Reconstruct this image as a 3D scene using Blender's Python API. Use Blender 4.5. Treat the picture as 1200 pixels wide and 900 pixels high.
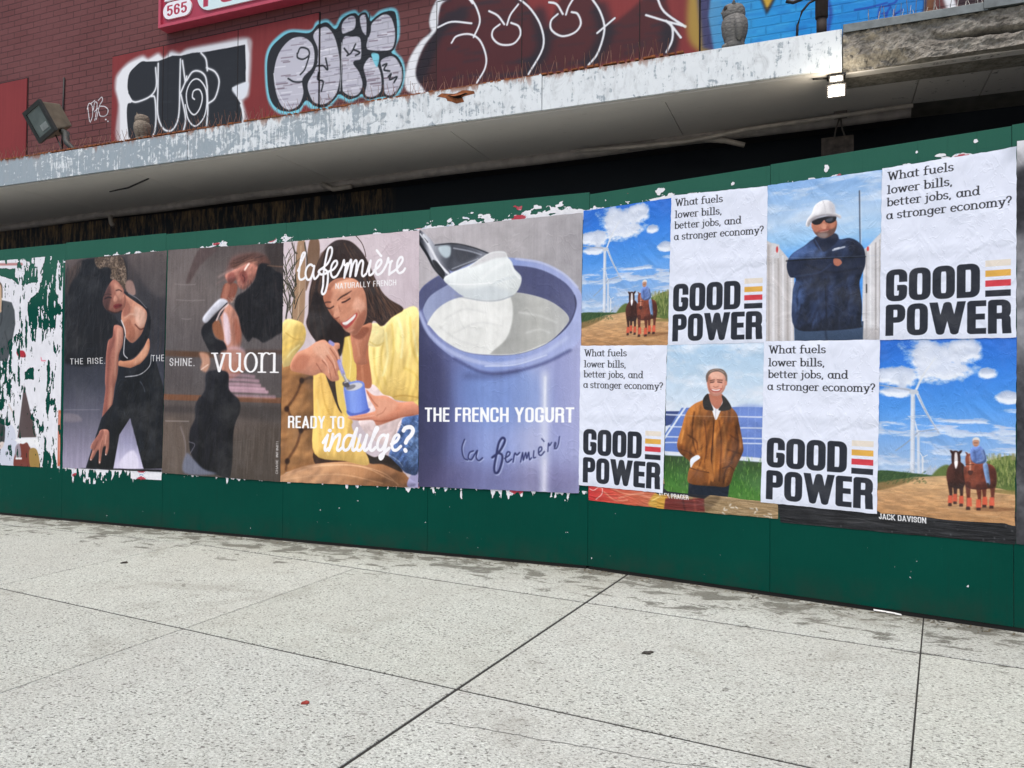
import bpy, bmesh, math, random
import numpy as np
from math import radians, sin, cos, pi
random.seed(7)
rng = np.random.default_rng(11)
for o in list(bpy.data.objects):
    bpy.data.objects.remove(o)
SC = bpy.context.scene
COL = SC.collection

# ---------------------------------------------------------------- camera
CF, CP, CR, CH = 909.85, 0.0174, 0.0069, 1.1327          # focal length (px of a 1200 wide frame), pitch, roll, height
def cam_axes():
    fwd = np.array([0, cos(CP), sin(CP)]); up = np.array([0, -sin(CP), cos(CP)]); rt = np.array([1., 0, 0])
    return cos(CR)*rt + sin(CR)*up, -sin(CR)*rt + cos(CR)*up, fwd
_rt, _up, _fw = cam_axes()
cd = bpy.data.cameras.new('camera'); cam = bpy.data.objects.new('camera', cd); COL.objects.link(cam)
from mathutils import Matrix, Vector
cam.matrix_world = Matrix(((_rt[0], _up[0], -_fw[0], 0), (_rt[1], _up[1], -_fw[1], 0), (_rt[2], _up[2], -_fw[2], CH), (0, 0, 0, 1)))
cd.sensor_width = 36; cd.lens = 36*CF/1200; cd.clip_start = .05; cd.clip_end = 2000
SC.camera = cam

# ---------------------------------------------------------------- daylight
SUN_EL, SUN_AZ = 67, 200          # azimuth: compass style, 180 = behind the camera
w = bpy.data.worlds.new('World'); SC.world = w; w.use_nodes = True
nt = w.node_tree; bg = nt.nodes['Background']
sk = nt.nodes.new('ShaderNodeTexSky'); sk.sky_type = 'NISHITA'; sk.sun_disc = False
sk.sun_elevation = radians(SUN_EL); sk.sun_rotation = radians(SUN_AZ)
sk.air_density = 1.0; sk.dust_density = 4.0; sk.ozone_density = 1.0
nt.links.new(sk.outputs[0], bg.inputs[0]); bg.inputs[1].default_value = 0.12
sl = bpy.data.lights.new('sun', 'SUN'); sun = bpy.data.objects.new('sun', sl); COL.objects.link(sun)
sl.energy = 1.5; sl.angle = radians(35); sl.color = (1, .975, .92)
_d = Vector((sin(radians(SUN_AZ))*cos(radians(SUN_EL)), cos(radians(SUN_AZ))*cos(radians(SUN_EL)), sin(radians(SUN_EL))))
sun.rotation_euler = _d.to_track_quat('Z', 'Y').to_euler(); sun.location = _d*30
SC.view_settings.view_transform = 'Standard'; SC.view_settings.look = 'None'
SC.view_settings.exposure = 0.5; SC.view_settings.gamma = 1; SC.view_settings.use_curve_mapping = False

# ---------------------------------------------------------------- frames: u along the building, v into it, s along the fence
AL, AR = radians(68.027), radians(55.9145)
B0 = np.array([0.5094, 5.1638, 0.])
DL = np.array([sin(AL), -cos(AL), 0]); NL = np.array([cos(AL), sin(AL), 0])
DR = np.array([sin(AR), -cos(AR), 0]); NR = np.array([cos(AR), sin(AR), 0])
ROT = math.atan2(DL[1], DL[0]); ROTR = math.atan2(DR[1], DR[0])
def W(u, v, z=0.): return B0 + DL*u + NL*v + np.array([0, 0, z])
def F(s, z, off=0.):                       # point on the fence face, off = metres proud of it
    if s < 0: return B0 + DL*s - NL*off + np.array([0, 0, z])
    return B0 + DR*s - NR*off + np.array([0, 0, z])
def proj(P):
    d = np.asarray(P) - np.array([0, 0, CH]); z = d@_fw
    return (600 + CF*(d@_rt)/z, 450 - CF*(d@_up)/z)
TO_U = Matrix.Translation(Vector(B0)) @ Matrix.Rotation(ROT, 4, 'Z')

# ---------------------------------------------------------------- object helpers
def tag(o, label=None, cat=None, group=None, kind=None):
    if label: o['label'] = label
    if cat: o['category'] = cat
    if group: o['group'] = group
    if kind: o['kind'] = kind
    return o
def empty(name, loc=(0, 0, 0), rz=0.):
    o = bpy.data.objects.new(name, None); COL.objects.link(o); o.empty_display_size = .1
    o.location = loc; o.rotation_euler = (0, 0, rz); return o
def obj(name, me, mat=None, parent=None):
    o = bpy.data.objects.new(name, me); COL.objects.link(o)
    if mat is not None and not me.materials: me.materials.append(mat)
    if parent is not None: o.parent = parent
    return o
class MB:
    """collects shapes and links them as one mesh object"""
    def __init__(s): s.v = []; s.f = []; s.uv = {}; s.sm = []
    def add(s, vs, fs, smooth=False):
        b = len(s.v); s.v += [tuple(map(float, p)) for p in vs]
        for f in fs: s.f.append([b+i for i in f]); s.sm.append(smooth)
    def box(s, x0, x1, y0, y1, z0, z1, M=None):
        vs = [(x, y, z) for z in (z0, z1) for y in (y0, y1) for x in (x0, x1)]
        if M is not None: vs = [tuple(M @ Vector(p)) for p in vs]
        s.add(vs, [(0, 2, 3, 1), (4, 5, 7, 6), (0, 1, 5, 4), (1, 3, 7, 5), (3, 2, 6, 7), (2, 0, 4, 6)])
    def prism(s, pts, z0, z1):                 # polygon in x,y extruded in z
        n = len(pts); a = sum(pts[i][0]*pts[(i+1) % n][1]-pts[(i+1) % n][0]*pts[i][1] for i in range(n))
        if a < 0: pts = pts[::-1]
        s.add([(x, y, z0) for x, y in pts]+[(x, y, z1) for x, y in pts],
              [list(range(n))[::-1], [n+i for i in range(n)]]+[(i, (i+1) % n, n+(i+1) % n, n+i) for i in range(n)])
    def tube(s, pts, r, n=8, cap=True):
        pts = [Vector(p) for p in pts]; rings = []
        rr = r if hasattr(r, '__len__') else [r]*len(pts)
        for i, p in enumerate(pts):
            t = (pts[min(i+1, len(pts)-1)]-pts[max(i-1, 0)]).normalized()
            a = Vector((0, 0, 1)) if abs(t.z) < .9 else Vector((1, 0, 0))
            x = t.cross(a).normalized(); y = t.cross(x).normalized()
            rings.append([tuple(p+(x*cos(2*pi*k/n)+y*sin(2*pi*k/n))*rr[i]) for k in range(n)])
        vs = [q for g in rings for q in g]; fs = []
        for i in range(len(pts)-1):
            for k in range(n): fs.append((i*n+k, i*n+(k+1) % n, (i+1)*n+(k+1) % n, (i+1)*n+k))
        if cap: fs += [list(range(n)), [(len(pts)-1)*n+k for k in range(n)][::-1]]
        s.add(vs, fs, True)
    def lathe(s, prof, n=20, c=(0, 0, 0), sq=1.):      # prof: (radius, z)
        vs = []; fs = []
        for r, z in prof:
            for k in range(n): vs.append((c[0]+r*cos(2*pi*k/n), c[1]+sq*r*sin(2*pi*k/n), c[2]+z))
        for i in range(len(prof)-1):
            for k in range(n): fs.append((i*n+k, i*n+(k+1) % n, (i+1)*n+(k+1) % n, (i+1)*n+k))
        fs += [list(range(n))[::-1], [(len(prof)-1)*n+k for k in range(n)]]
        s.add(vs, fs, True)
    def build(s, name, mat, parent=None, bevel=0., fix=True):
        me = bpy.data.meshes.new(name); me.from_pydata(s.v, [], s.f); me.update()
        bm = bmesh.new(); bm.from_mesh(me)
        for f, k in zip(bm.faces, s.sm): f.smooth = k
        if fix: bmesh.ops.recalc_face_normals(bm, faces=bm.faces)
        if bevel: bmesh.ops.bevel(bm, geom=[e for e in bm.edges if e.calc_face_angle(0) > .6], offset=bevel, segments=2, affect='EDGES', profile=.6)
        bm.to_mesh(me); bm.free()
        return obj(name, me, mat, parent)

# ---------------------------------------------------------------- procedural materials
def lin(c): 
    c = [x/255 for x in c]
    return tuple(x/12.92 if x <= .04045 else ((x+.055)/1.055)**2.4 for x in c)+(1,)
class NT:
    def __init__(s, name):
        s.m = bpy.data.materials.new(name); s.m.use_nodes = True; s.t = s.m.node_tree
        s.b = s.t.nodes['Principled BSDF']
    def n(s, typ, **kw):
        d = s.t.nodes.new('ShaderNode'+typ)
        for k, v in kw.items():
            if hasattr(d, k) and k not in d.inputs: setattr(d, k, v)
            else: s.set(d.inputs[k], v)
        return d
    def set(s, i, v):
        if isinstance(v, bpy.types.NodeSocket): s.t.links.new(v, i)
        elif isinstance(v, bpy.types.Node): s.t.links.new(v.outputs[0], i)
        else: i.default_value = v
    def coord(s, sc=(1, 1, 1), kind='Object', rot=(0, 0, 0), loc=(0, 0, 0)):
        c = s.n('TexCoord'); m = s.n('Mapping'); s.t.links.new(c.outputs[kind], m.inputs[0])
        m.inputs['Scale'].default_value = sc; m.inputs['Rotation'].default_value = rot; m.inputs['Location'].default_value = loc
        return m.outputs[0]
    def noise(s, co, scale=5, detail=4, rough=.55, dist=0.):
        d = s.n('TexNoise'); s.set(d.inputs['Vector'], co); d.inputs['Scale'].default_value = scale
        d.inputs['Detail'].default_value = detail; d.inputs['Roughness'].default_value = rough; d.inputs['Distortion'].default_value = dist
        return d.outputs[0]
    def ramp(s, fac, *stops):
        d = s.n('ValToRGB'); e = d.color_ramp.elements
        while len(e) < len(stops): e.new(.5)
        for k, (p, c) in zip(e, stops):
            k.position = p; k.color = c if hasattr(c, '__len__') else (c, c, c, 1)
        s.set(d.inputs[0], fac); return d.outputs[0]
    def mix(s, fac, a, b, mode='MIX'):
        d = s.n('MixRGB', blend_type=mode); s.set(d.inputs[0], fac); s.set(d.inputs[1], a); s.set(d.inputs[2], b); return d.outputs[0]
    def math(s, op, a, b=0., clamp=False):
        d = s.n('Math', operation=op); d.use_clamp = clamp; s.set(d.inputs[0], a); s.set(d.inputs[1], b); return d.outputs[0]
    def bump(s, h, strength=.3, dist=.01, prev=None):
        d = s.n('Bump'); s.set(d.inputs['Height'], h); d.inputs['Strength'].default_value = strength; d.inputs['Distance'].default_value = dist
        if prev is not None: s.set(d.inputs['Normal'], prev)
        return d.outputs[0]
    def out(s, col=None, rough=None, normal=None, metal=None, spec=None, emit=None, es=0.):
        b = s.b
        if col is not None: s.set(b.inputs['Base Color'], col)
        if rough is not None: s.set(b.inputs['Roughness'], rough)
        if normal is not None: s.set(b.inputs['Normal'], normal)
        if metal is not None: s.set(b.inputs['Metallic'], metal)
        if spec is not None: s.set(b.inputs['Specular IOR Level'], spec)
        if emit is not None: s.set(b.inputs['Emission Color'], emit); b.inputs['Emission Strength'].default_value = es
        return s.m
def plain(name, c, rough=.6, metal=0., var=.25, scale=12, bump=.15):
    t = NT(name); co = t.coord(); n = t.noise(co, scale, 5)
    d = tuple(x*(1-var) for x in lin(c)[:3])+(1,); e = tuple(min(1, x*(1+var)) for x in lin(c)[:3])+(1,)
    return t.out(t.ramp(n, (.3, d), (.7, e)), rough, t.bump(t.noise(co, scale*4, 3), bump, .005), metal)

# ---------------------------------------------------------------- a small paint box: pictures and lettering printed on the posters, paint on the wall
def homography(src, dst):
    A = []
    for (x, y), (X, Y) in zip(src, dst):
        A.append([x, y, 1, 0, 0, 0, -X*x, -X*y, -X]); A.append([0, 0, 0, x, y, 1, -Y*x, -Y*y, -Y])
    return np.linalg.svd(np.array(A, float))[2][-1].reshape(3, 3)
def smooth(P, closed=True, n=5):
    P = np.asarray(P, float)
    Q = np.vstack([P[-1], P, P[0], P[1]]) if closed else np.vstack([2*P[0]-P[1], P, 2*P[-1]-P[-2]])
    out = []; m = len(P) if closed else len(P)-1
    for i in range(m):
        a, b, c, d = Q[i:i+4]
        for t in np.arange(n)/n:
            out.append(.5*((2*b)+(-a+c)*t+(2*a-5*b+4*c-d)*t*t+(-a+3*b-3*c+d)*t**3))
    if not closed: out.append(P[-1])
    return np.array(out)
def gauss(a, sig):
    if sig < .35: return a
    r = max(1, int(round((math.sqrt(4*sig*sig+1)-1)/2)))
    for _ in range(3):
        for ax in (0, 1):
            p = np.pad(a, [(r+1, r) if i == ax else (0, 0) for i in range(a.ndim)], mode='edge').cumsum(ax, dtype=np.float64)
            k = 2*r+1
            a = ((p[k:]-p[:-k]) if ax == 0 else (p[:, k:]-p[:, :-k]))/k
    return a
def fbm(h, w, sy, sx, oct=4, g=.5, seed=None):
    R = np.random.default_rng(seed) if seed is not None else rng
    out = np.zeros((h, w)); amp = 1; tot = 0
    for o in range(oct):
        gy, gx = max(2, int(math.ceil(h/sy))+2), max(2, int(math.ceil(w/sx))+2)
        L = R.random((gy, gx)); y = np.arange(h)/sy; x = np.arange(w)/sx
        iy = np.minimum(y.astype(int), gy-2); ix = np.minimum(x.astype(int), gx-2); fy = np.minimum(y-iy, 1); fx = np.minimum(x-ix, 1)
        fy = fy*fy*(3-2*fy); fx = fx*fx*(3-2*fx)
        r0 = L[iy][:, ix]*(1-fx)+L[iy][:, ix+1]*fx; r1 = L[iy+1][:, ix]*(1-fx)+L[iy+1][:, ix+1]*fx
        out += amp*(r0*(1-fy)[:, None]+r1*fy[:, None]); tot += amp; amp *= g; sy = max(1, sy/2); sx = max(1, sx/2)
    return out/tot
def pts(s):
    if isinstance(s, str): s = [float(x) for x in s.split()]
    a = np.asarray(s, float)
    return a.reshape(-1, 2)
class Cv:
    def __init__(s, Wd, Ht, quad=None, bg=(255, 255, 255), alpha=False):
        s.W, s.H = Wd, Ht; s.a = np.ones((Ht, Wd, 3))*np.array(bg, float)
        s.al = np.zeros((Ht, Wd)) if alpha else None
        s.quad = quad; s.M = homography(quad, [(0, 0), (Wd, 0), (Wd, Ht), (0, Ht)]) if quad else np.eye(3)
        s.v(0, 0, 1)
    def v(s, x0, y0, k):
        s.vw = (x0, y0, k); s.k = s.bk = 1.
        if s.quad:
            q = np.array(s.quad); x, y = q[:, 0], q[:, 1]
            ar = abs(np.dot(x, np.roll(y, -1))-np.dot(y, np.roll(x, -1)))/2
            s.k = math.sqrt(s.W*s.H/ar)/k; s.bk = .6*s.k
        return s
    def T(s, P):
        P = pts(P)/s.vw[2]+np.array(s.vw[:2]); q = np.c_[P, np.ones(len(P))]@s.M.T
        return q[:, :2]/q[:, 2:]
    def cover(s, Q, blur=0.):
        m = int(3*blur)+2
        x0, y0 = int(math.floor(Q[:, 0].min()))-m, int(math.floor(Q[:, 1].min()))-m
        x1, y1 = int(math.ceil(Q[:, 0].max()))+m, int(math.ceil(Q[:, 1].max()))+m
        x0 = max(x0, -m); y0 = max(y0, -m); x1 = min(x1, s.W+m); y1 = min(y1, s.H+m)
        if x1 <= x0 or y1 <= y0: return None
        SS = 3; w, h = x1-x0, (y1-y0)*SS; acc = np.zeros((h, w+2))
        P = (Q-np.array([x0, y0]))*np.array([1, SS]); N = np.roll(P, -1, 0)
        for (ax, ay), (bx, by) in zip(P, N):
            if ay == by: continue
            d = 1.
            if ay > by: ax, ay, bx, by = bx, by, ax, ay; d = -1.
            r0, r1 = max(0, int(math.ceil(ay-.5))), min(h, int(math.ceil(by-.5)))
            if r1 <= r0: continue
            r = np.arange(r0, r1); xs = np.clip(ax+(r+.5-ay)*(bx-ax)/(by-ay), 0, w)
            i = xs.astype(int); f = xs-i; acc[r, i] += d*(1-f); acc[r, i+1] += d*f
        c = np.clip(np.abs(np.cumsum(acc, 1)[:, :w]), 0, 1).reshape(y1-y0, SS, w).mean(1)
        c = gauss(c, blur)
        X0, Y0, X1, Y1 = max(x0, 0), max(y0, 0), min(x1, s.W), min(y1, s.H)
        if X1 <= X0 or Y1 <= Y0: return None
        return c[Y0-y0:Y1-y0, X0-x0:X1-x0], (X0, Y0, X1, Y1)
    def paint(s, c, bb, col, a=1., clip=None, mode=None):
        X0, Y0, X1, Y1 = bb; c = c*a
        if clip is not None: c = c*clip[Y0:Y1, X0:X1]
        if callable(col): col = col(s, bb)
        else: col = np.array(col, float)
        reg = s.a[Y0:Y1, X0:X1]
        if mode == 'mul': col = reg*col/255
        if mode == 'scr': col = 255-(255-reg)*(255-col)/255
        c3 = c[..., None]
        if s.al is not None:
            al = s.al[Y0:Y1, X0:X1]; na = al+c-al*c
            reg[:] = np.where(na[..., None] > 1e-4, (reg*(al*(1-c))[..., None]+col*c3)/np.maximum(na, 1e-4)[..., None], col)
            s.al[Y0:Y1, X0:X1] = na
        else: reg[:] = reg*(1-c3)+col*c3
    def poly(s, P, col, blur=0., a=1., sm=True, clip=None, mode=None, closed=True, rel=None):
        P = pts(P); Q = s.T(smooth(P) if sm else P); r = s.cover(Q, blur*s.bk)
        if r: s.paint(r[0], r[1], col, a, clip, mode)
        if r and rel: m = np.zeros((s.H, s.W)); X0, Y0, X1, Y1 = r[1]; m[Y0:Y1, X0:X1] = r[0]; s.relief(m if clip is None else m*clip, *rel)
    def mask(s, P, blur=0., sm=True):
        m = np.zeros((s.H, s.W)); r = s.cover(s.T(smooth(pts(P)) if sm else pts(P)), blur*s.bk)
        if r: X0, Y0, X1, Y1 = r[1]; m[Y0:Y1, X0:X1] = r[0]
        return m
    def ell(s, cx, cy, rx, ry, col, blur=0., a=1., rot=0., clip=None, mode=None):
        t = np.linspace(0, 2*pi, 28, endpoint=False); c, d = cos(radians(rot)), sin(radians(rot))
        x, y = rx*np.cos(t), ry*np.sin(t)
        s.poly(np.c_[cx+x*c-y*d, cy+x*d+y*c], col, blur, a, False, clip, mode)
    def stroke(s, Q, wds, sq=False, ax=1.):          # Q in canvas px; wds full widths; ax scales x distances (broad-nib pen)
        hw = np.asarray(wds, float)/2*np.ones(len(Q)); m = hw.max()*max(1, 1/ax)+2
        X0, Y0 = max(0, int(Q[:, 0].min()-m)), max(0, int(Q[:, 1].min()-m)); X1, Y1 = min(s.W, int(Q[:, 0].max()+m)+1), min(s.H, int(Q[:, 1].max()+m)+1)
        if X1 <= X0 or Y1 <= Y0: return None
        cov = np.zeros((Y1-Y0, X1-X0)); n = len(Q)-1
        for i in range(n):
            (ax_, ay), (bx, by) = Q[i], Q[i+1]
            x0, y0 = max(X0, int(min(ax_, bx)-m)), max(Y0, int(min(ay, by)-m)); x1, y1 = min(X1, int(max(ax_, bx)+m)+1), min(Y1, int(max(ay, by)+m)+1)
            if x1 <= x0 or y1 <= y0: continue
            gx = (np.arange(x0, x1)+.5)[None, :]*ax; gy = (np.arange(y0, y1)+.5)[:, None]
            px, py, qx, qy = ax_*ax, ay, bx*ax, by; dx, dy = qx-px, qy-py; L = math.hypot(dx, dy)
            if L < 1e-6: continue
            t = ((gx-px)*dx+(gy-py)*dy)/L; tc = np.clip(t, 0, L); w_ = hw[i]+(hw[i+1]-hw[i])*tc/L
            d = np.hypot(gx-px-dx*tc/L, gy-py-dy*tc/L)
            if sq and (i == 0 or i == n-1):
                perp = np.abs((gx-px)*dy-(gy-py)*dx)/L
                if i == 0: d = np.where(t < 0, np.maximum(perp, -t), d)
                if i == n-1: d = np.where(t > L, np.maximum(perp, t-L), d)
            c = np.clip(w_-d+.5, 0, 1)
            v = cov[y0-Y0:y1-Y0, x0-X0:x1-X0]; np.maximum(v, c, out=v)
        return cov, (X0, Y0, X1, Y1)
    def line(s, P, col, wd=2., blur=0., a=1., sm=True, clip=None, mode=None, taper=None):
        P = pts(P); Q = smooth(P, False) if sm and len(P) > 2 else P
        ws = wd*s.k if taper is None else np.interp(np.linspace(0, 1, len(Q)), np.linspace(0, 1, len(taper)), taper)*wd*s.k
        r = s.stroke(s.T(Q), ws)
        if not r: return
        c, bb = r
        if blur:
            m = int(3*blur*s.bk)+1; X0, Y0, X1, Y1 = max(0, bb[0]-m), max(0, bb[1]-m), min(s.W, bb[2]+m), min(s.H, bb[3]+m)
            f = np.zeros((Y1-Y0, X1-X0)); f[bb[1]-Y0:bb[3]-Y0, bb[0]-X0:bb[2]-X0] = c; c = gauss(f, blur*s.bk); bb = (X0, Y0, X1, Y1)
        s.paint(c, bb, col, a, clip, mode)
    def grad(s, p0, p1, *cols):                 # linear gradient in view units
        q = s.T([p0, p1])
        def f(cv, bb):
            X, Y = np.meshgrid(np.arange(bb[0], bb[2]), np.arange(bb[1], bb[3])); d = q[1]-q[0]
            t = np.clip(((X-q[0, 0])*d[0]+(Y-q[0, 1])*d[1])/(d@d), 0, 1)
            st = np.linspace(0, 1, len(cols)); return np.stack([np.interp(t, st, [c[k] for c in cols]) for k in range(3)], -1)
        return f
    def fill(s, col, a=1., clip=None, mode=None): s.paint(np.ones((s.H, s.W)), (0, 0, s.W, s.H), col, a, clip, mode)
    def grain(s, amp, sy=2., sx=2., oct=3, clip=None, seed=None):
        n = (fbm(s.H, s.W, sy, sx, oct, .6, seed)-.5)*2*amp
        if clip is not None: n = n*clip
        s.a += n[..., None]
    def tex(s, m, amp, sy, sx, seed=None, ridged=False, oct=4):
        """uneven light and dark inside a mask: folds in cloth, strands, skin"""
        if ridged: sy, sx, amp, oct = sy*1.6, sx*2.2, amp*.5, 3
        else: amp *= .8
        n = fbm(s.H, s.W, sy, sx, oct, .5, seed)
        if ridged: n = gauss(np.abs(n-.5), 2.)**.7
        n = (n-n.mean())/(n.std()+1e-6)
        s.a *= 1+(m*amp*np.clip(n, -2.2, 2.2))[..., None]
    def relief(s, m, amt=.2, r=9, sy=30, sx=30, kn=.5, light=(-.55, -.8), seed=None):
        """model the light in the printed photo: rounded forms and folds lit from the upper left"""
        ys, xs = np.nonzero(m > .02)
        if len(ys) == 0: return
        p = int(3*r)+3; y0, y1, x0, x1 = max(0, ys.min()-p), min(s.H, ys.max()+p+1), max(0, xs.min()-p), min(s.W, xs.max()+p+1); mm = m[y0:y1, x0:x1]; h = np.zeros(mm.shape)
        for q in (.4, 1., 2.): g = gauss(mm, r*q); gy, gx = np.gradient(g); k = -(gx*light[0]+gy*light[1]); h += k*r*q
        if kn:
            kn = kn*.5; n = gauss(fbm(*mm.shape, sy*1.3, sx*1.3, 3, .45, seed), 2.2); gy, gx = np.gradient(n); k = -(gx*light[0]+gy*light[1]); h = h/(h.std()+1e-6)+kn*k/(k[mm > .3].std()+1e-6) if (mm > .3).any() else h
        h = h/(np.abs(h[mm > .3]).mean()*1.3+1e-6) if (mm > .3).any() else h
        s.a[y0:y1, x0:x1] *= 1+(mm*min(amt, .3)*np.tanh(h*.6)*1.2)[..., None]
    def strands(s, m, n, box, ang, L, wd, cols, a=.6, wob=.3):
        x0, y0, x1, y1 = box
        for i in range(n):
            x, y = rng.uniform(x0, x1), rng.uniform(y0, y1); b = radians(ang(x, y) if callable(ang) else ang)+rng.normal(0, .12); l = L*rng.uniform(.5, 1.3); k = rng.uniform(-wob, wob)
            P = [(x+t*l*cos(b)-k*l*t*(1-t)*sin(b), y+t*l*sin(b)+k*l*t*(1-t)*cos(b)) for t in (0, .33, .66, 1)]
            s.line(P, cols[i % len(cols)], wd*rng.uniform(.6, 1.4), wd*.35, a, clip=m, taper=[.3, 1, .9, .2])
    def image(s, name, punch=0.):
        s.a = np.clip(s.a, 0, 255)
        if punch: x = s.a/255; x = x+punch*(3*x*x-2*x*x*x-x); g = x.mean(2, keepdims=True); s.a = np.clip(g+(x-g)*1.05, 0, 1)*255
        im = bpy.data.images.new(name, s.W, s.H, alpha=True)
        px = np.ones((s.H, s.W, 4), np.float32); px[..., :3] = s.a/255
        if s.al is not None: px[..., 3] = s.al
        im.alpha_mode = 'CHANNEL_PACKED'
        im.pixels.foreach_set(px[::-1].ravel()); im.update(); im.pack(); return im

# ---- letter skeletons: capitals in a unit box (pen inset added later), small letters in cap-height units
def arc(cx, cy, rx, ry, a0, a1, n=10, e=1.):        # e < 1 squares the corners of the arc
    g = lambda t: math.copysign(abs(t)**e, t)
    return [(cx+rx*g(cos(radians(a))), cy+ry*g(sin(radians(a)))) for a in np.linspace(a0, a1, n)]
def sarc(*k): return arc(*k, n=14, e=.62)
_O = sarc(.5, .72, .5, .28, 0, 180)+sarc(.5, .28, .5, .28, 180, 360)+[(1, .72)]
CAP = {
 'A': (.56, [[(0, 0), (.5, 1.02), (1, 0)], [(.2, .27), (.8, .27)]]),
 'B': (.5, [[(0, 0), (0, 1), (.5, 1)]+arc(.5, .76, .48, .24, 90, -90)+[(0, .52)], [(.5, .52)]+arc(.5, .26, .5, .26, 90, -90)+[(0, 0)]]),
 'C': (.5, [[(1, .72)]+sarc(.5, .75, .5, .25, 0, 180)+sarc(.5, .25, .5, .25, 180, 360)+[(1, .28)]]),
 'D': (.5, [[(0, 0), (0, 1), (.4, 1)]+sarc(.5, .72, .5, .28, 90, 0)+sarc(.5, .28, .5, .28, 0, -90)+[(0, 0), (0, .3)]]),
 'E': (.42, [[(1, 1), (0, 1), (0, 0), (1, 0)], [(0, .52), (.88, .52)]]),
 'F': (.4, [[(1, 1), (0, 1), (0, 0)], [(0, .5), (.86, .5)]]),
 'G': (.5, [[(1, .72)]+sarc(.5, .76, .5, .24, 0, 180)+sarc(.5, .26, .5, .26, 180, 360)+[(1, .40), (.86, .40)]]),
 'H': (.52, [[(0, 0), (0, 1)], [(1, 0), (1, 1)], [(0, .5), (1, .5)]]),
 'I': (.0, [[(.5, 0), (.5, 1)]]),
 'J': (.4, [[(1, 1), (1, .3)]+arc(.5, .28, .5, .28, 0, -180)]),
 'K': (.54, [[(0, 0), (0, 1)], [(1, 1.04), (.1, .42)], [(.36, .58), (1.02, -.04)]]),
 'L': (.4, [[(0, 1), (0, 0), (1, 0)]]),
 'M': (.7, [[(0, 0), (0, 1), (.5, .1), (1, 1), (1, 0)]]),
 'N': (.54, [[(0, 0), (0, 1)], [(0, 1), (1, 0)], [(1, 0), (1, 1)]]),
 'O': (.5, [_O]),
 'P': (.48, [[(0, 0), (0, 1), (.45, 1)]+sarc(.5, .75, .5, .25, 90, -90)+[(0, .5)]]),
 'R': (.5, [[(0, 0), (0, 1), (.45, 1)]+sarc(.5, .76, .48, .24, 90, -90)+[(0, .52)], [(.5, .52)]+sarc(.5, .32, .47, .2, 90, 0)+[(.97, .2), (1, 0)]]),
 'S': (.48, [[(1, .7)]+arc(.5, .74, .5, .26, 0, 200)+[(.2, .56), (.8, .44)]+arc(.5, .26, .5, .26, 20, -180)]),
 'T': (.48, [[(0, 1), (1, 1)], [(.5, 1), (.5, 0)]]),
 'U': (.5, [[(0, 1), (0, .3)]+arc(.5, .28, .5, .28, 180, 360)+[(1, 1)]]),
 'V': (.54, [[(0, 1.03), (.5, 0), (1, 1.03)]]),
 'W': (.82, [[(0, 1.05), (.24, 0), (.5, 1), (.76, 0), (1, 1.05)]]),
 'X': (.52, [[(0, 1), (1, 0)], [(0, 0), (1, 1)]]),
 'Y': (.54, [[(0, 1.05), (.5, .45), (1, 1.05)], [(.5, .5), (.5, 0)]]),
 '5': (.48, [[(.9, 1), (.08, 1), (.02, .55), (.3, .64)]+arc(.5, .32, .5, .32, 90, -150)]),
 '6': (.48, [[(.95, .8)]+arc(.5, .74, .48, .26, 20, 180)+[(0, .3)]+arc(.5, .3, .5, .3, 180, 540)]),
 '.': (.0, [[(.5, 0), (.5, .02)]]), ' ': (.2, []), ',': (.0, [[(.5, .02), (.3, -.16)]]),
}
X_ = .66
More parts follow.
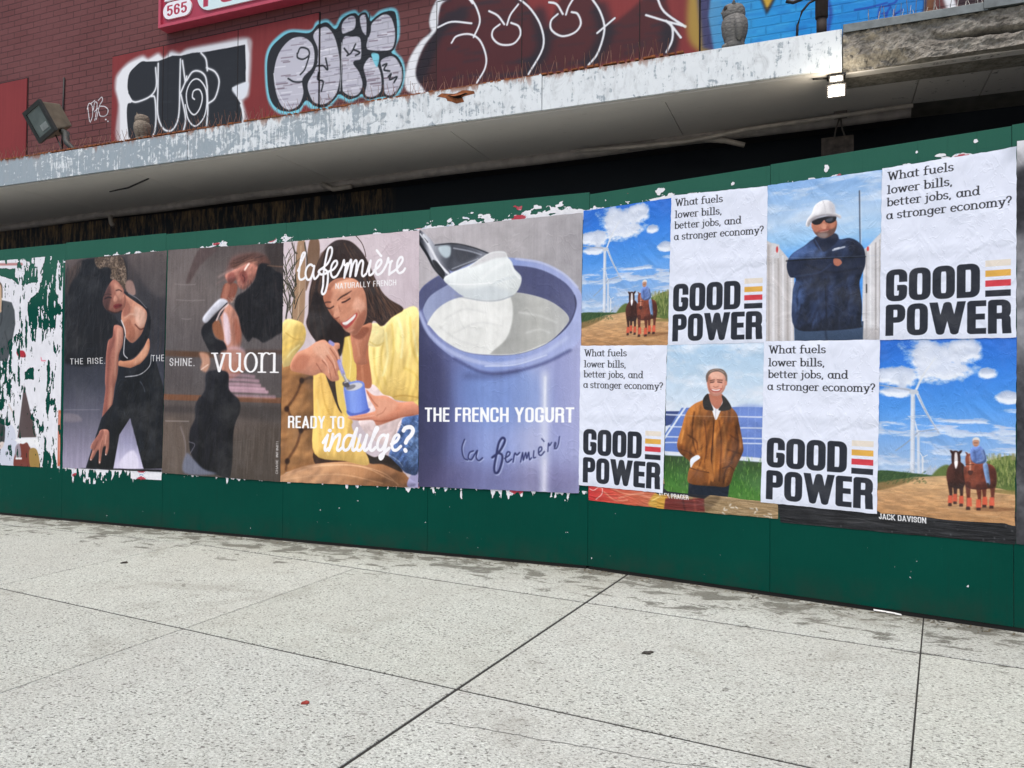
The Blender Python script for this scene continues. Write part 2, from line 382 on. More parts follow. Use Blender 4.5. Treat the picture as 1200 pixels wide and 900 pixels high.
LOW = {
 'a': (.66, [arc(.29, .33, .25, .33, 0, 360, 18), [(.56, .66), (.56, .1), (.66, 0)]]),
 'b': (.62, [[(.0, 1.04), (.1, 1.04), (.1, .0)], arc(.34, .33, .25, .33, 0, 360, 18)]),
 'c': (.54, [arc(.3, .33, .26, .33, 45, 320, 16)]),
 'd': (.68, [arc(.29, .33, .25, .33, 0, 360, 18), [(.44, 1.04), (.56, 1.04), (.56, .06), (.68, .0)]]),
 'e': (.56, [[(.05, .36), (.53, .36)]+arc(.29, .33, .25, .33, 5, 315, 16)]),
 'f': (.4, [[(.14, 0), (.14, .78)]+arc(.32, .84, .18, .2, 180, 50, 6), [(0, .64), (.38, .64)], [(.02, 0), (.28, 0)]]),
 'g': (.64, [arc(.29, .36, .24, .3, 0, 360, 18), [(.56, .66), (.54, -.05)]+arc(.3, -.08, .24, .22, 0, -160, 8)]),
 'h': (.7, [[(0, 1.04), (.12, 1.04), (.12, 0)], [(.12, .42)]+arc(.34, .42, .22, .24, 160, 0, 8)+[(.56, 0)], [(.0, 0), (.24, 0)], [(.45, 0), (.7, 0)]]),
 'i': (.3, [[(.02, .64), (.15, .64), (.15, 0)], [(.02, 0), (.28, 0)], [(.14, .92), (.15, .93)]]),
 'j': (.3, [[(.04, .64), (.17, .64), (.17, -.1), (.1, -.24), (-.04, -.27)], [(.16, .92), (.17, .93)]]),
 'l': (.32, [[(.02, 1.04), (.16, 1.04), (.16, 0)], [(.02, 0), (.3, 0)]]),
 'm': (1.06, [[(0, .64), (.12, .64), (.12, 0)], [(.12, .42)]+arc(.31, .42, .19, .24, 160, 0, 8)+[(.5, 0)], [(.5, .42)]+arc(.71, .42, .19, .24, 160, 0, 8)+[(.9, 0)], [(0, 0), (.22, 0)], [(.4, 0), (.6, 0)], [(.8, 0), (1.04, 0)]]),
 'n': (.7, [[(0, .64), (.12, .64), (.12, 0)], [(.12, .42)]+arc(.34, .42, .22, .24, 160, 0, 8)+[(.56, 0)], [(.0, 0), (.24, 0)], [(.45, 0), (.7, 0)]]),
 'o': (.6, [arc(.3, .33, .26, .33, 0, 360, 20)]),
 'r': (.46, [[(0, .64), (.13, .64), (.13, 0)], [(.13, .42)]+arc(.33, .44, .2, .22, 160, 50, 6), [(.0, 0), (.28, 0)]]),
 's': (.48, [arc(.24, .49, .19, .17, 30, 230, 9)+arc(.24, .165, .2, .17, 60, -160, 9)]),
 't': (.42, [[(.16, .86), (.16, .14)]+arc(.28, .13, .12, .13, 180, 300, 6), [(0, .64), (.36, .64)]]),
 'u': (.7, [[(0, .64), (.12, .64), (.12, .22)]+arc(.33, .22, .21, .22, 180, 340, 8), [(.44, .64), (.56, .64), (.56, .06), (.68, 0)]]),
 'v': (.62, [[(.08, .64), (.31, 0), (.54, .64)], [(-.03, .64), (.2, .64)], [(.42, .64), (.65, .64)]]),
 'w': (.92, [[(.08, .64), (.27, 0), (.46, .6), (.65, 0), (.84, .64)], [(-.02, .64), (.2, .64)], [(.72, .64), (.95, .64)]]),
 'y': (.62, [[(.08, .64), (.32, .02)], [(.56, .64), (.26, -.2), (.08, -.28)], [(-.02, .64), (.2, .64)], [(.44, .64), (.66, .64)]]),
 'W': (1.1, [[(.1, 1), (.33, 0), (.55, .9), (.77, 0), (1., 1)], [(0, 1), (.24, 1)], [(.86, 1), (1.12, 1)]]),
 ',': (.24, [[(.1, .03), (.06, -.16)]]), '?': (.48, [arc(.24, .78, .2, .24, 170, -60, 10)+[(.22, .42), (.22, .28)], [(.22, .03), (.22, .04)]]),
 ' ': (.3, []), '1': (.34, [[(.02, .64), (.16, .64), (.16, 0)], [(.02, 0), (.31, 0)]]),
}
STY = {'bold': dict(tw=.192, th=.175, ws=1., gap=.04), 'head': dict(tw=.15, th=.135, ws=.96, gap=.07), 'med': dict(tw=.11, th=.11, ws=.95, gap=.13),
       'thin': dict(tw=.1, th=.1, ws=1., gap=.2), 'serif': dict(tw=.15, th=.09, ws=1., gap=.1), 'didone': dict(tw=.115, th=.045, ws=1., gap=.06)}
def text(cv, st, style, x0, yb, cap, width, col, a=1., blur=0., dy=0.):
    S = STY[style]; caps = style in ('bold', 'head', 'med', 'thin'); tab = CAP if caps else LOW; strokes = []; x = 0.
    for ch in st:
        wd, sk = tab[ch]
        if caps:
            wd = max(wd*S['ws'], S['tw'])
            for p in sk: strokes.append([(x+S['tw']/2+q[0]*(wd-S['tw']), S['th']/2+q[1]*(1-S['th'])) for q in p])
        else:
            for p in sk: strokes.append([(x+q[0], q[1]) for q in p])
        x += wd+S['gap']
    x -= S['gap']; xs = width/x; m = np.zeros((cv.H, cv.W))
    tw, th = S['tw']*xs, S['th']*cap
    for p in strokes:
        Q = np.array([(x0+q[0]*xs, yb-q[1]*cap+dy*q[0]*xs/width) for q in p])
        sq = caps and np.hypot(*(Q[0]-Q[-1])) > 1e-3
        r = cv.stroke(Q, th, sq, th/tw)
        if r:
            X0, Y0, X1, Y1 = r[1]; v = m[Y0:Y1, X0:X1]; np.maximum(v, r[0], out=v)
    if caps and dy == 0.:
        yy = np.arange(cv.H)+.5; lo, hi = yb-cap-(.5 if ',' not in st else 0), yb+(.5 if ',' not in st else cap)
        m *= np.clip(yy-lo, 0, 1)[:, None]*np.clip(hi-yy, 0, 1)[:, None]
    if blur: m = gauss(m, blur)
    cv.paint(m, (0, 0, cv.W, cv.H), col, a); return m
def vtext(cv, st, style, ll, lr, top, col, **kw):      # lower-left, lower-right and a top point in view units
    q = cv.T([ll, lr, top]); return text(cv, st, style, q[0, 0], (q[0, 1]+q[1, 1])/2, (q[0, 1]+q[1, 1])/2-q[2, 1], q[1, 0]-q[0, 0], col, **kw)

# ---------------------------------------------------------------- the printed pictures
QUAD = {   # outlines of the posters as sketched from the photograph (1200 x 900)
 'rise': [(77, 305), (196, 293.5), (190, 555), (74, 548)], 'shine': [(199.5, 293), (333, 284.5), (329, 564.7), (191, 554)],
 'woman': [(333, 284), (492, 270), (490.4, 571.5), (329, 564.4)], 'yogurt': [(492, 269), (683.4, 249.5), (678.8, 578), (491, 570)],
 'gp': [(1034.3, 198), (1191, 173), (1191, 395.7), (1030.9, 397.8)], 'hat': [(899.8, 217.5), (1034, 199), (1031.6, 399), (897.4, 400.5)],
 'man': [(782.2, 403.6), (897.1, 401), (892.3, 588), (778.6, 577)], 'horse': [(1031.3, 397.7), (1191.4, 394), (1189.4, 616), (1027, 601.7)],
 'torn': [(-20, 309), (74, 300), (70, 549), (-20, 543)], 'red': [(690, 560), (790, 568), (786, 597), (690, 586)],
 'carpet': [(765, 560), (912, 575), (912, 608), (770, 595.5)], 'black': [(910, 580), (1192, 600), (1190, 638), (915, 612)],
}
ART = {}
def art_rise():
    c = Cv(560, 864, QUAD['rise']); c.v(70, 285, 5.29)
    c.fill(c.grad((300, 60), (300, 1400), (100, 90, 88), (62, 60, 64), (50, 52, 60), (66, 68, 78), (110, 108, 122), (158, 152, 172)))
    for i in range(26):
        x = rng.uniform(400, 680); c.line([(x, 60), (x+rng.uniform(-15, 15), 460), (x, 700)], (80, 72, 70) if i % 2 else (60, 56, 58), rng.uniform(4, 16), 5, .35)
    c.poly('430 60 680 40 670 330 560 300 480 180', (104, 96, 94), 14, .45)
    hair = '40 260 80 170 130 110 240 88 330 84 400 92 420 190 412 290 340 240 300 270 275 330 275 400 310 440 352 480 345 590 300 610 288 720 190 770 70 760 30 700'
    c.poly(hair, (29, 30, 35), 10); c.poly('45 210 90 140 140 112 120 190 70 260 48 340', (92, 78, 72), 9, .8)
    hk = c.mask(hair, 4); c.strands(hk, 260, (40, 100, 360, 650), lambda x, y: 95+(300-x)*.06, 150, 3.2, [(22, 23, 28), (58, 58, 63), (84, 78, 78), (26, 27, 32)], .5)
    hm = c.mask('222 92 330 82 392 92 418 190 410 290 380 270 340 236 318 220 322 170 290 150 240 158', 5)
    c.fill((104, 88, 74), .85, hm)
    for i in range(230):
        x, y = rng.uniform(225, 420), rng.uniform(84, 290); a = rng.uniform(0, 6.28); t = np.linspace(a, a+4, 6); r = rng.uniform(4, 11)
        c.line(np.c_[x+r*np.cos(t), y+r*np.sin(t)*1.2], [(158, 140, 124), (56, 46, 42), (190, 172, 156), (40, 34, 34)][i % 4], rng.uniform(2, 4.5), .8, .6, clip=hm)
    for i in range(90):
        x, y = rng.uniform(50, 280), rng.uniform(130, 420); c.line([(x, y), (x+rng.uniform(-14, 6), y+60), (x+rng.uniform(-16, 16), y+130)], [(30, 31, 36), (58, 58, 62)][i % 2], 3, 1.5, .5)
    # shoulder, chest, neck
    c.poly('418 240 455 244 474 320 440 330 412 290', (150, 124, 116), 5)
    chest = c.mask('402 318 470 366 522 402 546 450 524 548 498 592 452 632 414 600 396 520 384 480 388 428', 3)
    c.fill((182, 132, 112), 1, chest)
    c.poly('470 400 530 430 540 500 500 540 470 480', (222, 182, 164), 12, .8, clip=chest); c.poly('395 520 430 480 470 560 450 620 415 590', (150, 100, 82), 8, .7, clip=chest)
    c.line('470 515 500 545 525 540', (96, 58, 50), 8, 3, .8); c.line('405 470 440 450 480 455', (214, 176, 158), 10, 5, .7, clip=chest); c.poly('400 340 440 400 430 450 390 460', (138, 92, 80), 8, .7, clip=chest)
    face = c.mask('330 234 372 254 404 308 412 378 388 428 342 440 294 422 270 372 286 312', 3)
    c.fill((146, 102, 90), 1, face); c.poly('268 250 312 260 320 330 300 430 260 430', (72, 54, 54), 12, .85, clip=face); c.poly('340 250 380 280 398 330 380 360 352 320', (196, 148, 130), 10, .8, clip=face)
    c.poly('345 330 362 352 352 372 334 362', (202, 152, 134), 5, .8); c.line('282 352 305 342 322 346', (38, 28, 30), 7, 2, .9); c.line('352 300 372 296 388 306', (50, 36, 36), 6, 2, .8); c.line('276 330 300 322 322 326', (46, 34, 34), 5, 2, .7)
    c.poly('336 394 362 384 388 388 384 402 352 416 338 408', (120, 56, 58), 3, .95); c.line('344 402 384 394', (70, 30, 34), 3, 1, .8); c.line('300 424 342 442 388 430', (60, 42, 42), 8, 4, .7)
    # bra, straps, midriff
    c.poly('372 742 450 736 512 682 552 602 562 650 548 706 502 762 440 788 374 778', (180, 128, 104), 3, rel=(.2, 8, 20, 30, .4))
    c.poly('500 690 548 640 548 700 500 750 460 760', (208, 160, 136), 8, .7)
    c.poly('404 306 450 330 532 392 562 452 566 520 552 592 502 682 452 726 392 742 370 704 374 640 394 580 414 602 454 632 500 592 528 530 546 452 522 408 470 370 410 326', (28, 30, 36), 2, rel=(.4, 6, 20, 20, .8))
    c.line('428 318 490 356 542 412', (150, 146, 150), 4, 1, .9); c.line('384 488 408 556 402 640 402 700 424 726', (208, 206, 208), 6, 1)
    c.line('346 488 384 524 402 580', (30, 30, 36), 12, 2)
    # arm
    arm = c.mask('340 520 388 530 398 580 392 640 372 702 364 790 366 770 360 840 344 900 334 980 328 1050 318 1110 304 1175 258 1172 264 1100 286 930 284 860 290 720 302 620 330 590', 3)
    c.fill((164, 114, 100), 1, arm); c.poly('330 520 306 620 290 720 284 900 262 1150 290 1150 306 900 318 720 346 600', (112, 72, 66), 9, .75, clip=arm); c.poly('360 540 392 560 384 650 362 720 350 850 340 800 350 650', (200, 152, 134), 9, .7, clip=arm)
    c.poly('320 900 336 940 320 1020 304 1050', (196, 150, 132), 8, .6, clip=arm)
    # trousers
    tr = '372 774 440 788 502 762 556 706 566 690 604 760 644 900 650 1070 640 1408 524 1408 440 1094 372 1196 334 1404 164 1396 262 1092 330 1010 352 880'
    c.poly(tr, (24, 27, 33), 2, sm=False)
    for i in range(40):
        x = rng.uniform(380, 640); y = rng.uniform(800, 1300); c.line([(x, y), (x+rng.uniform(-25, 25), y+50), (x+rng.uniform(-30, 30), y+110)], [(38, 42, 50), (14, 16, 22)][i % 2], 6, 4, .6)
    c.line('500 870 520 900 530 935', (96, 100, 108), 5, 2, .7); c.line('560 880 575 960 570 1020', (70, 74, 82), 3, 1.5, .6); c.line('400 1050 404 1075', (90, 94, 102), 4, 1.5, .6)
    c.line('572 706 560 776 500 828 408 842', (212, 210, 212), 4, 1)
    c.poly('438 1098 374 1196 336 1402 522 1406', c.grad((440, 1100), (440, 1400), (122, 120, 138), (150, 148, 172), (206, 200, 224)), 1.5, sm=False)
    c.poly('370 1370 420 1310 470 1300 490 1400 400 1404', (222, 216, 236), 8, .8)
    c.poly('30 1065 110 1070 140 1110 30 1110', (140, 132, 138), 8, .6); c.line('30 1040 250 1042', (170, 168, 176), 3, 1, .5)
    tm = c.mask(tr, 1, False); c.relief(tm, .45, 14, 80, 22, 1.1, seed=31); c.relief(arm, .22, 10, 40, 14, .3, seed=32); c.relief(chest, .16, 10, 26, 20, .5, seed=33); c.relief(face, .18, 8, 16, 14, .5, seed=34)
    # hand
    hand = c.mask('258 1165 304 1168 310 1225 306 1285 293 1322 284 1308 289 1268 272 1275 262 1325 256 1368 244 1368 246 1308 240 1288 216 1328 200 1352 190 1342 206 1288 194 1278 202 1248 240 1196', 1.5)
    c.fill((172, 122, 108), 1, hand); c.relief(hand, .22, 5, 20, 8, .4); c.poly('256 1170 276 1180 250 1240 215 1290 200 1260', (120, 80, 74), 6, .6, clip=hand); c.line('290 1200 284 1250', (208, 164, 150), 7, 3, .6, clip=hand)
    c.line('268 1230 256 1290 250 1340', (92, 60, 56), 3, 1.5, .7); c.line('240 1230 214 1290', (92, 60, 56), 3, 1.5, .7)
    for q in ((196, 1345), (250, 1362), (288, 1316)): c.ell(q[0], q[1], 3.5, 5, (216, 190, 184))
    c.poly('140 1396 636 1414 634 1440 20 1430', (28, 28, 32), 2, sm=False)
    c.tex(np.ones((c.H, c.W)), .035, 90, 5, 35, True); c.grain(7, 3, 3)
    vtext(c, 'THE RISE.', 'thin', (68, 763), (284, 757), (68, 724), (226, 224, 224)); vtext(c, 'THE', 'thin', (574, 748), (652, 745), (576, 708), (226, 224, 224))
    return c.image('print_dancer', .32)
def art_shine():
    c = Cv(560, 864, QUAD['shine']); c.v(185, 275, 5.806)
    c.fill(c.grad((400, 60), (400, 1660), (86, 78, 76), (112, 104, 102), (98, 92, 92), (90, 84, 84), (96, 86, 80), (84, 76, 70)))
    c.poly('90 100 330 90 260 300 90 420', (122, 114, 112), 25, .6); c.poly('300 90 430 80 300 210 230 320 210 300', (84, 68, 66), 10, .7)
    c.poly('60 774 400 788 400 826 60 812', (92, 68, 52), 6, .9, sm=False); c.poly('600 770 860 772 860 800 600 806', (84, 66, 58), 8, .8, sm=False)
    c.v(185, 420, 5.806)
    c.poly('40 230 860 256 860 294 40 270', (118, 82, 60), 5, .9, sm=False); c.poly('40 310 300 322 300 360 40 350', (72, 66, 66), 12, .7); c.poly('540 300 860 320 860 420 540 380', (70, 64, 62), 22, .8)
    c.poly('40 420 180 430 180 780 30 770', (112, 100, 92), 18, .6); c.poly('520 520 860 450 850 860 500 800', (78, 70, 64), 30, .6)
    for i in range(30):
        x = rng.uniform(540, 840); y = rng.uniform(380, 600); c.line([(x, y), (x-12, y+120), (x-20, y+240)], (132, 122, 116), 3, 4, .22)
    c.v(185, 275, 5.806)
    c.poly('740 60 862 55 862 280 800 250 750 190', (58, 50, 48), 18, .8)
    # face thrown back and neck
    c.poly('520 150 620 128 700 128 750 170 730 240 650 200 560 230 470 290 480 240', (128, 92, 86), 22, .8)
    fm = c.mask('466 272 520 238 600 190 682 180 694 230 662 300 604 362 560 352 540 300 502 332', 6)
    c.fill((166, 116, 104), 1, fm); c.poly('560 260 600 240 620 290 590 330', (120, 70, 64), 8, .8, clip=fm); c.poly('480 280 520 250 540 300 500 330', (130, 80, 74), 8, .8, clip=fm)
    c.line('420 284 500 240 600 192', (206, 176, 168), 9, 9, .5); c.line('600 235 620 205 630 190', (238, 206, 196), 12, 4, .9); c.line('560 210 600 185 640 182', (96, 56, 54), 6, 3, .8); c.poly('640 190 690 200 670 270 630 320', (206, 142, 124), 8, .6, clip=fm)
    c.line('585 270 600 290 598 310', (84, 46, 46), 8, 4, .8); c.line('405 330 460 300 520 280', (150, 120, 116), 5, 6, .5)
    c.poly('470 326 548 330 540 400 510 450 440 430 446 380', (132, 86, 72), 6); c.poly('470 330 500 340 480 420 446 420', (176, 122, 104), 7, .7)
    for i in range(12):
        t = i/11; c.line([(480+rng.uniform(-10, 60), 400+rng.uniform(0, 60)), (500+rng.uniform(0, 40), 420+rng.uniform(0, 50))], (170, 150, 140), 3, 2, .5)
    # torso
    c.poly('480 455 545 520 574 600 578 700 562 790 600 900 470 980 440 900 460 770 446 600 430 520', (176, 128, 112), 8, rel=(.25, 12, 60, 20, .7))
    c.poly('455 520 490 560 505 700 480 740 460 660', (228, 206, 216), 10, .85); c.poly('530 560 566 620 570 700 540 720', (158, 100, 82), 10, .7); c.poly('480 760 560 750 600 790 560 850 480 850', (206, 176, 186), 14, .7)
    c.poly('376 600 422 568 452 640 454 706 400 680', (142, 98, 74), 6); c.poly('340 586 430 520 470 470 440 540 380 600 400 690 462 722 474 790 380 796 340 740 306 650', (32, 31, 36), 7)
    c.poly('432 428 486 452 402 522 342 588 314 562 358 500', (202, 202, 212), 6); c.line('480 460 420 520 360 590', (40, 38, 44), 12, 4, .9); c.line('410 570 440 510 486 466', (232, 208, 204), 12, 4, .8)
    c.poly('292 790 350 800 366 860 340 920 300 900 310 850', (196, 150, 128), 10, .9); c.line('305 905 352 872', (236, 206, 190), 8, 4, .8)
    hm_ = c.mask('500 200 540 160 610 132 700 126 770 180 740 250 690 210 620 190 540 226', 9); c.fill((92, 66, 58), .75, hm_)
    c.strands(hm_, 90, (480, 130, 760, 240), 158, 110, 4, [(52, 36, 34), (150, 112, 96), (76, 54, 48), (120, 88, 76)], .6)
    c.relief(fm, .3, 8, 20, 16, .8); ks = c.mask('432 428 486 452 402 522 342 588 314 562 358 500', 6); c.relief(ks, .2, 6, 20, 20, .8)
    # hair
    c.poly('694 204 752 196 800 240 862 300 860 610 800 680 760 706 722 722 690 700 652 686 622 716 582 650 562 560 532 480 548 412 604 376 664 306', (30, 29, 33), 6)
    c.strands(c.mask('694 204 752 196 800 240 862 300 860 610 800 680 760 706 722 722 690 700 652 686 622 716 582 650 562 560 532 480 548 412 604 376 664 306', 8), 240, (540, 230, 860, 650), 88, 120, 3.5, [(14, 14, 18), (52, 48, 52), (20, 20, 24), (74, 64, 62)], .5)
    for i in range(60):
        x = rng.uniform(570, 850); y = rng.uniform(280, 520); c.line([(x, y), (x+rng.uniform(-10, 10), y+90), (x+rng.uniform(-14, 14), y+180)], [(16, 16, 20), (50, 48, 52)][i % 2], 4, 2, .5)
    c.line('750 206 860 216', (140, 110, 90), 6, 4, .7)
    c.v(185, 420, 5.806)
    c.poly('440 -60 590 -60 600 60 480 90 450 40', (168, 124, 108), 12, .8)
    for y, x1, k in ((100, 660, .5), (130, 690, .6), (160, 700, .7), (185, 730, .9), (205, 750, .8), (240, 800, .5)): c.line([(470, y), (600, y+4), (x1, y+12)], (196, 160, 172), 20, 7, k)
    c.poly('345 80 480 80 492 200 560 270 564 350 522 480 500 795 420 795 300 745 250 684 224 590 228 480 262 400 268 300 330 200', (27, 27, 33), 6)
    for i in range(36):
        x = rng.uniform(270, 520); y = rng.uniform(200, 640); c.line([(x, y), (x-14, y+60), (x-20, y+140)], [(40, 40, 48), (16, 16, 22)][i % 2], 5, 3, .5)
    c.relief(c.mask('345 80 480 80 492 200 560 270 564 350 522 480 500 795 420 795 300 745 250 684 224 590 228 480 262 400 268 300 330 200', 5), .5, 14, 90, 18, 1.2, seed=41); c.tex(np.ones((c.H, c.W)), .03, 120, 8, 42, True)
    c.poly('188 780 204 640 260 690 320 750 410 785', (116, 120, 136), 8, .9); c.line('165 455 195 560 200 660', (150, 142, 146), 8, 6, .6); c.line('222 560 260 580 230 640', (150, 146, 156), 6, 5, .6); c.line('60 416 220 418', (168, 160, 156), 5, 1.5, .7)
    c.grain(7, 3, 3); c.grain(8, 70, 5)
    for y, x0, x1 in ((330, 130, 270), (435, 140, 330), (560, 175, 240)):
        c.v(185, 275, 5.806); c.line([(x0, y), ((x0+x1)/2, y+5), (x1, y+2)], (150, 142, 140), 5, 1.5, .6)
    c.v(190, 270, 2.903); vtext(c, 'vuor1', 'didone', (176, 475), (398, 475), (176, 377), (246, 244, 244)); vtext(c, 'SHINE.', 'thin', (31, 457), (115, 453), (31, 428), (226, 224, 224))
    # small credit up the right edge
    v = Cv(300, 26, None, (0, 0, 0)); text(v, 'CHASE INFINITI', 'med', 3, 23, 19, 290, (255, 255, 255)); m = np.rot90(v.a[..., 0]/255)[::3, ::2]
    q = c.T([(818, 553)])
    return c, m
def fin_shine():
    c, m = art_shine(); h, wd = m.shape; c.v(185, 420, 5.806); q0, q1 = c.T([(826, 553), (812, 785)]); n = int(q1[1]-q0[1]); idx = (np.arange(n)*h/n).astype(int)
    mm = m[idx]; x = int(q0[0])-wd+1; y = int(q0[1]); c.paint(mm, (x, y, x+wd, y+n), (220, 216, 214), .9); return c.image('print_backbend', .32)
SCRIPT = {   # a flowing hand, drawn once on the 984 px sketch of the yellow-shirt poster
 'la fermiere': ['140 292 158 250 184 190 186 176 174 178 162 210 150 280 146 330 156 350 176 346 190 332', '240 262 222 252 200 272 190 310 200 348 222 346 240 300 248 262 242 310 250 346 270 330 284 306',
   '276 300 290 284 310 270 340 240 362 190 366 150 354 140 338 158 322 230 310 310 306 390 298 430 306 446 322 430 336 370 338 310 326 290 304 280 280 292 282 312 310 316 344 300',
   '346 296 374 284 398 252 396 230 380 232 362 262 358 310 372 336 396 326 412 300', '412 300 432 262 444 224 448 256 470 246 462 250 452 290 446 338', '446 336 486 226 492 250 484 330 500 260 518 226 528 240 520 326 540 256 558 226 570 240 562 310 572 328 590 312',
   '596 300 620 226 610 290 612 320 630 314 644 294', '644 288 668 272 690 242 688 222 672 226 656 254 652 296 664 318 688 308 706 286', '660 160 684 190 690 196', '706 286 726 248 736 210 740 238 760 230 754 236 746 270 742 318', '742 316 780 290 808 262 830 226 826 204 810 210 796 240 794 286 808 308 832 298 846 278'],
 'indulge': ['306 580 326 548 338 530', '338 530 326 580 318 618 324 632 346 616', '372 524 360 580 346 632', '350 622 376 560 404 530 418 530 410 580 400 620 410 632 436 610', '500 536 470 532 446 560 438 604 450 630 476 616 500 560 530 486 512 560 500 618 508 632 526 618',
   '552 530 540 576 530 610 536 630 556 624 582 570 596 530 582 590 576 622 586 632 604 616', '610 600 650 520 668 486 656 482 640 520 620 590 618 626 634 630 652 612', '724 536 700 530 674 558 664 604 678 630 702 614 724 560 734 530 716 610 702 670 686 688 680 670 704 650 742 616', '756 590 790 570 806 540 796 528 776 544 760 590 768 626 792 628 818 604'],
 'q': ['836 500 850 482 884 478 898 500 886 530 862 556 850 580', '846 628 850 634']}
def art_woman():
    c = Cv(560, 864, QUAD['woman'], (204, 190, 194)); c.v(325, 265, 5.623)
    c.fill(c.grad((40, 100), (930, 500), (212, 196, 200), (206, 192, 196), (196, 182, 188)))
    c.grain(10, 60, 40)
    # plant
    c.poly('138 110 186 110 178 640 104 640 118 380', (160, 132, 108), 4); c.poly('214 104 280 96 276 260 230 320 190 420', (122, 98, 80), 5); c.line('160 130 150 400 140 620', (196, 170, 146), 10, 5, .6)
    for i in range(46):
        x, y = rng.uniform(40, 130), rng.uniform(110, 520); L = rng.uniform(50, 160); a = rng.uniform(-.9, .9)
        c.line([(x, y+L), (x+L*.3*a, y+L*.5), (x+L*.8*a, y)], [(50, 52, 40), (84, 80, 62), (38, 40, 34), (110, 102, 84)][i % 4], 7, 1, .9, taper=[1, .8, .2])
    for q in ('40 420 70 500 60 620', '130 380 90 460 60 600', '40 350 90 400 120 470', '100 110 120 170 134 180', '184 110 200 220 192 330'): c.line(q, (52, 50, 40), 9, 1.5, .9)
    c.line('520 62 560 110 580 160 588 200', (70, 52, 46), 5, 1); c.line('740 120 690 180 640 200', (176, 160, 166), 6, 2, .6)
    # sofa
    c.v(325, 415, 5.623)
    c.poly('30 60 250 80 300 400 290 700 200 740 60 780 20 790', (146, 108, 74), 2); c.poly('60 380 130 300 210 230 250 260 250 620 150 700 70 740 60 560', (164, 124, 86), 14, .8)
    for q, wd in (('165 170 130 260 70 350', 16), ('165 170 220 150 250 160', 14), ('70 350 100 420 160 500', 18), ('160 500 130 600 70 700', 18), ('160 500 230 480 260 470', 14), ('70 700 60 760', 16)): c.line(q, (84, 56, 38), wd, 6, .75)
    for q in ((165, 170), (66, 358), (160, 500), (70, 704)): c.ell(q[0], q[1], 16, 20, (54, 34, 24), 6, .9)
    c.poly('250 640 420 690 610 700 760 690 830 780 700 730 400 720 270 740', (62, 44, 34), 5)
    c.poly('22 802 190 734 420 706 600 714 750 724 862 806 850 876 30 842', c.grad((100, 740), (700, 860), (182, 142, 112), (168, 128, 98), (126, 92, 66)), 3)
    for q in ('60 800 300 730 560 740 760 830', '200 740 500 730 700 780 800 860', '40 826 400 790 700 850'): c.line(q, (206, 168, 138), 5, 4, .5)
    c.poly('860 870 880 800 932 758 932 874', (156, 152, 184), 2)
    # shirt body under everything
    c.v(325, 265, 5.623)
    c.poly('618 650 700 658 762 592 832 548 940 576 940 1135 905 1155 790 1142 660 1105 560 1000 590 800', c.grad((600, 600), (940, 1100), (240, 214, 146), (242, 212, 142), (228, 190, 112)), 2)
    for q, wd in (('760 640 770 800 750 980', 12), ('880 600 890 780 930 900', 14), ('700 760 690 900 720 1040', 12), ('640 800 650 960 690 1080', 10), ('840 930 900 960 935 1010', 14)): c.line(q, (206, 176, 96), wd, 7, .6)
    for q, wd in (('800 600 830 720 820 860', 16), ('720 700 730 860 700 980', 14), ('900 680 920 800 930 850', 10)): c.line(q, (250, 238, 178), wd, 8, .7)
    rs = c.mask('618 650 700 658 762 592 832 548 940 576 940 1135 905 1155 790 1142 660 1105 560 1000 590 800', 3); c.relief(rs, .17, 18, 110, 36, 1.6, seed=56)
    c.v(325, 415, 5.623); c.line('740 284 830 268 940 282', (176, 140, 74), 7, 3, .8)
    shm = c.mask('618 240 700 248 762 182 832 138 940 166 940 725 905 745 790 732 660 695 560 590 590 390', 3) if False else None
    # jeans, tank top
    c.poly('816 434 934 400 934 760 862 784 806 740 738 682 780 556', (78, 98, 136), 3); c.poly('860 520 930 480 930 700 870 720', (106, 130, 168), 12, .7)
    for i in range(22): x, y = rng.uniform(780, 920), rng.uniform(430, 620); c.line([(x, y), (x+30, y+rng.uniform(10, 40))], [(42, 54, 84), (156, 170, 196)][i % 2], 5, 2, .6)
    c.line('740 660 800 700 830 740', (180, 190, 210), 6, 3, .6); c.poly('560 636 640 676 700 660 750 680 830 776 700 724 612 716', (48, 38, 32), 5)
    c.poly('580 212 642 198 702 260 772 290 824 424 790 524 760 604 640 564 540 444 602 380', (224, 202, 200), 3, rel=(.16, 12, 40, 40, 1.2)); c.line('600 480 660 520 760 500', (194, 170, 172), 10, 6, .6)
    jm = c.mask('816 434 934 400 934 760 862 784 806 740 738 682 780 556', 3); c.relief(jm, .4, 10, 26, 18, 1.4, seed=52); c.tex(jm, .06, 4, 4, 53)
    # shirt front, left
    c.poly('248 84 330 96 384 200 432 350 474 402 502 440 502 494 612 716 450 702 250 654 244 380', c.grad((250, 100), (560, 700), (220, 176, 104), (230, 188, 112), (238, 198, 124)), 2)
    sm2 = c.mask('248 84 330 96 384 200 432 350 474 402 502 440 502 494 612 716 450 702 250 654 244 380', 3); c.relief(sm2, .17, 14, 110, 30, 1.3, seed=54)
    so = c.mask('30 60 250 80 300 400 290 700 200 740 60 780 20 790', 3); so = np.maximum(so, c.mask('22 802 190 734 420 706 600 714 750 724 862 806 850 876 30 842', 3)); c.relief(so*(1-sm2), .26, 18, 50, 60, 1.1, seed=55)
    c.line('290 140 320 320 400 480', (196, 152, 80), 12, 7, .6); c.line('270 300 300 500 340 660', (246, 218, 150), 12, 8, .6)
    c.poly('318 100 384 96 402 300 432 384 404 350 362 240', (58, 46, 36), 4); 
    # chest
    c.poly('500 -150 600 -150 606 0 628 196 580 218 524 160 514 40', (170, 112, 86), 3); c.line('560 -120 560 40 570 180', (196, 138, 110), 16, 8, .6)
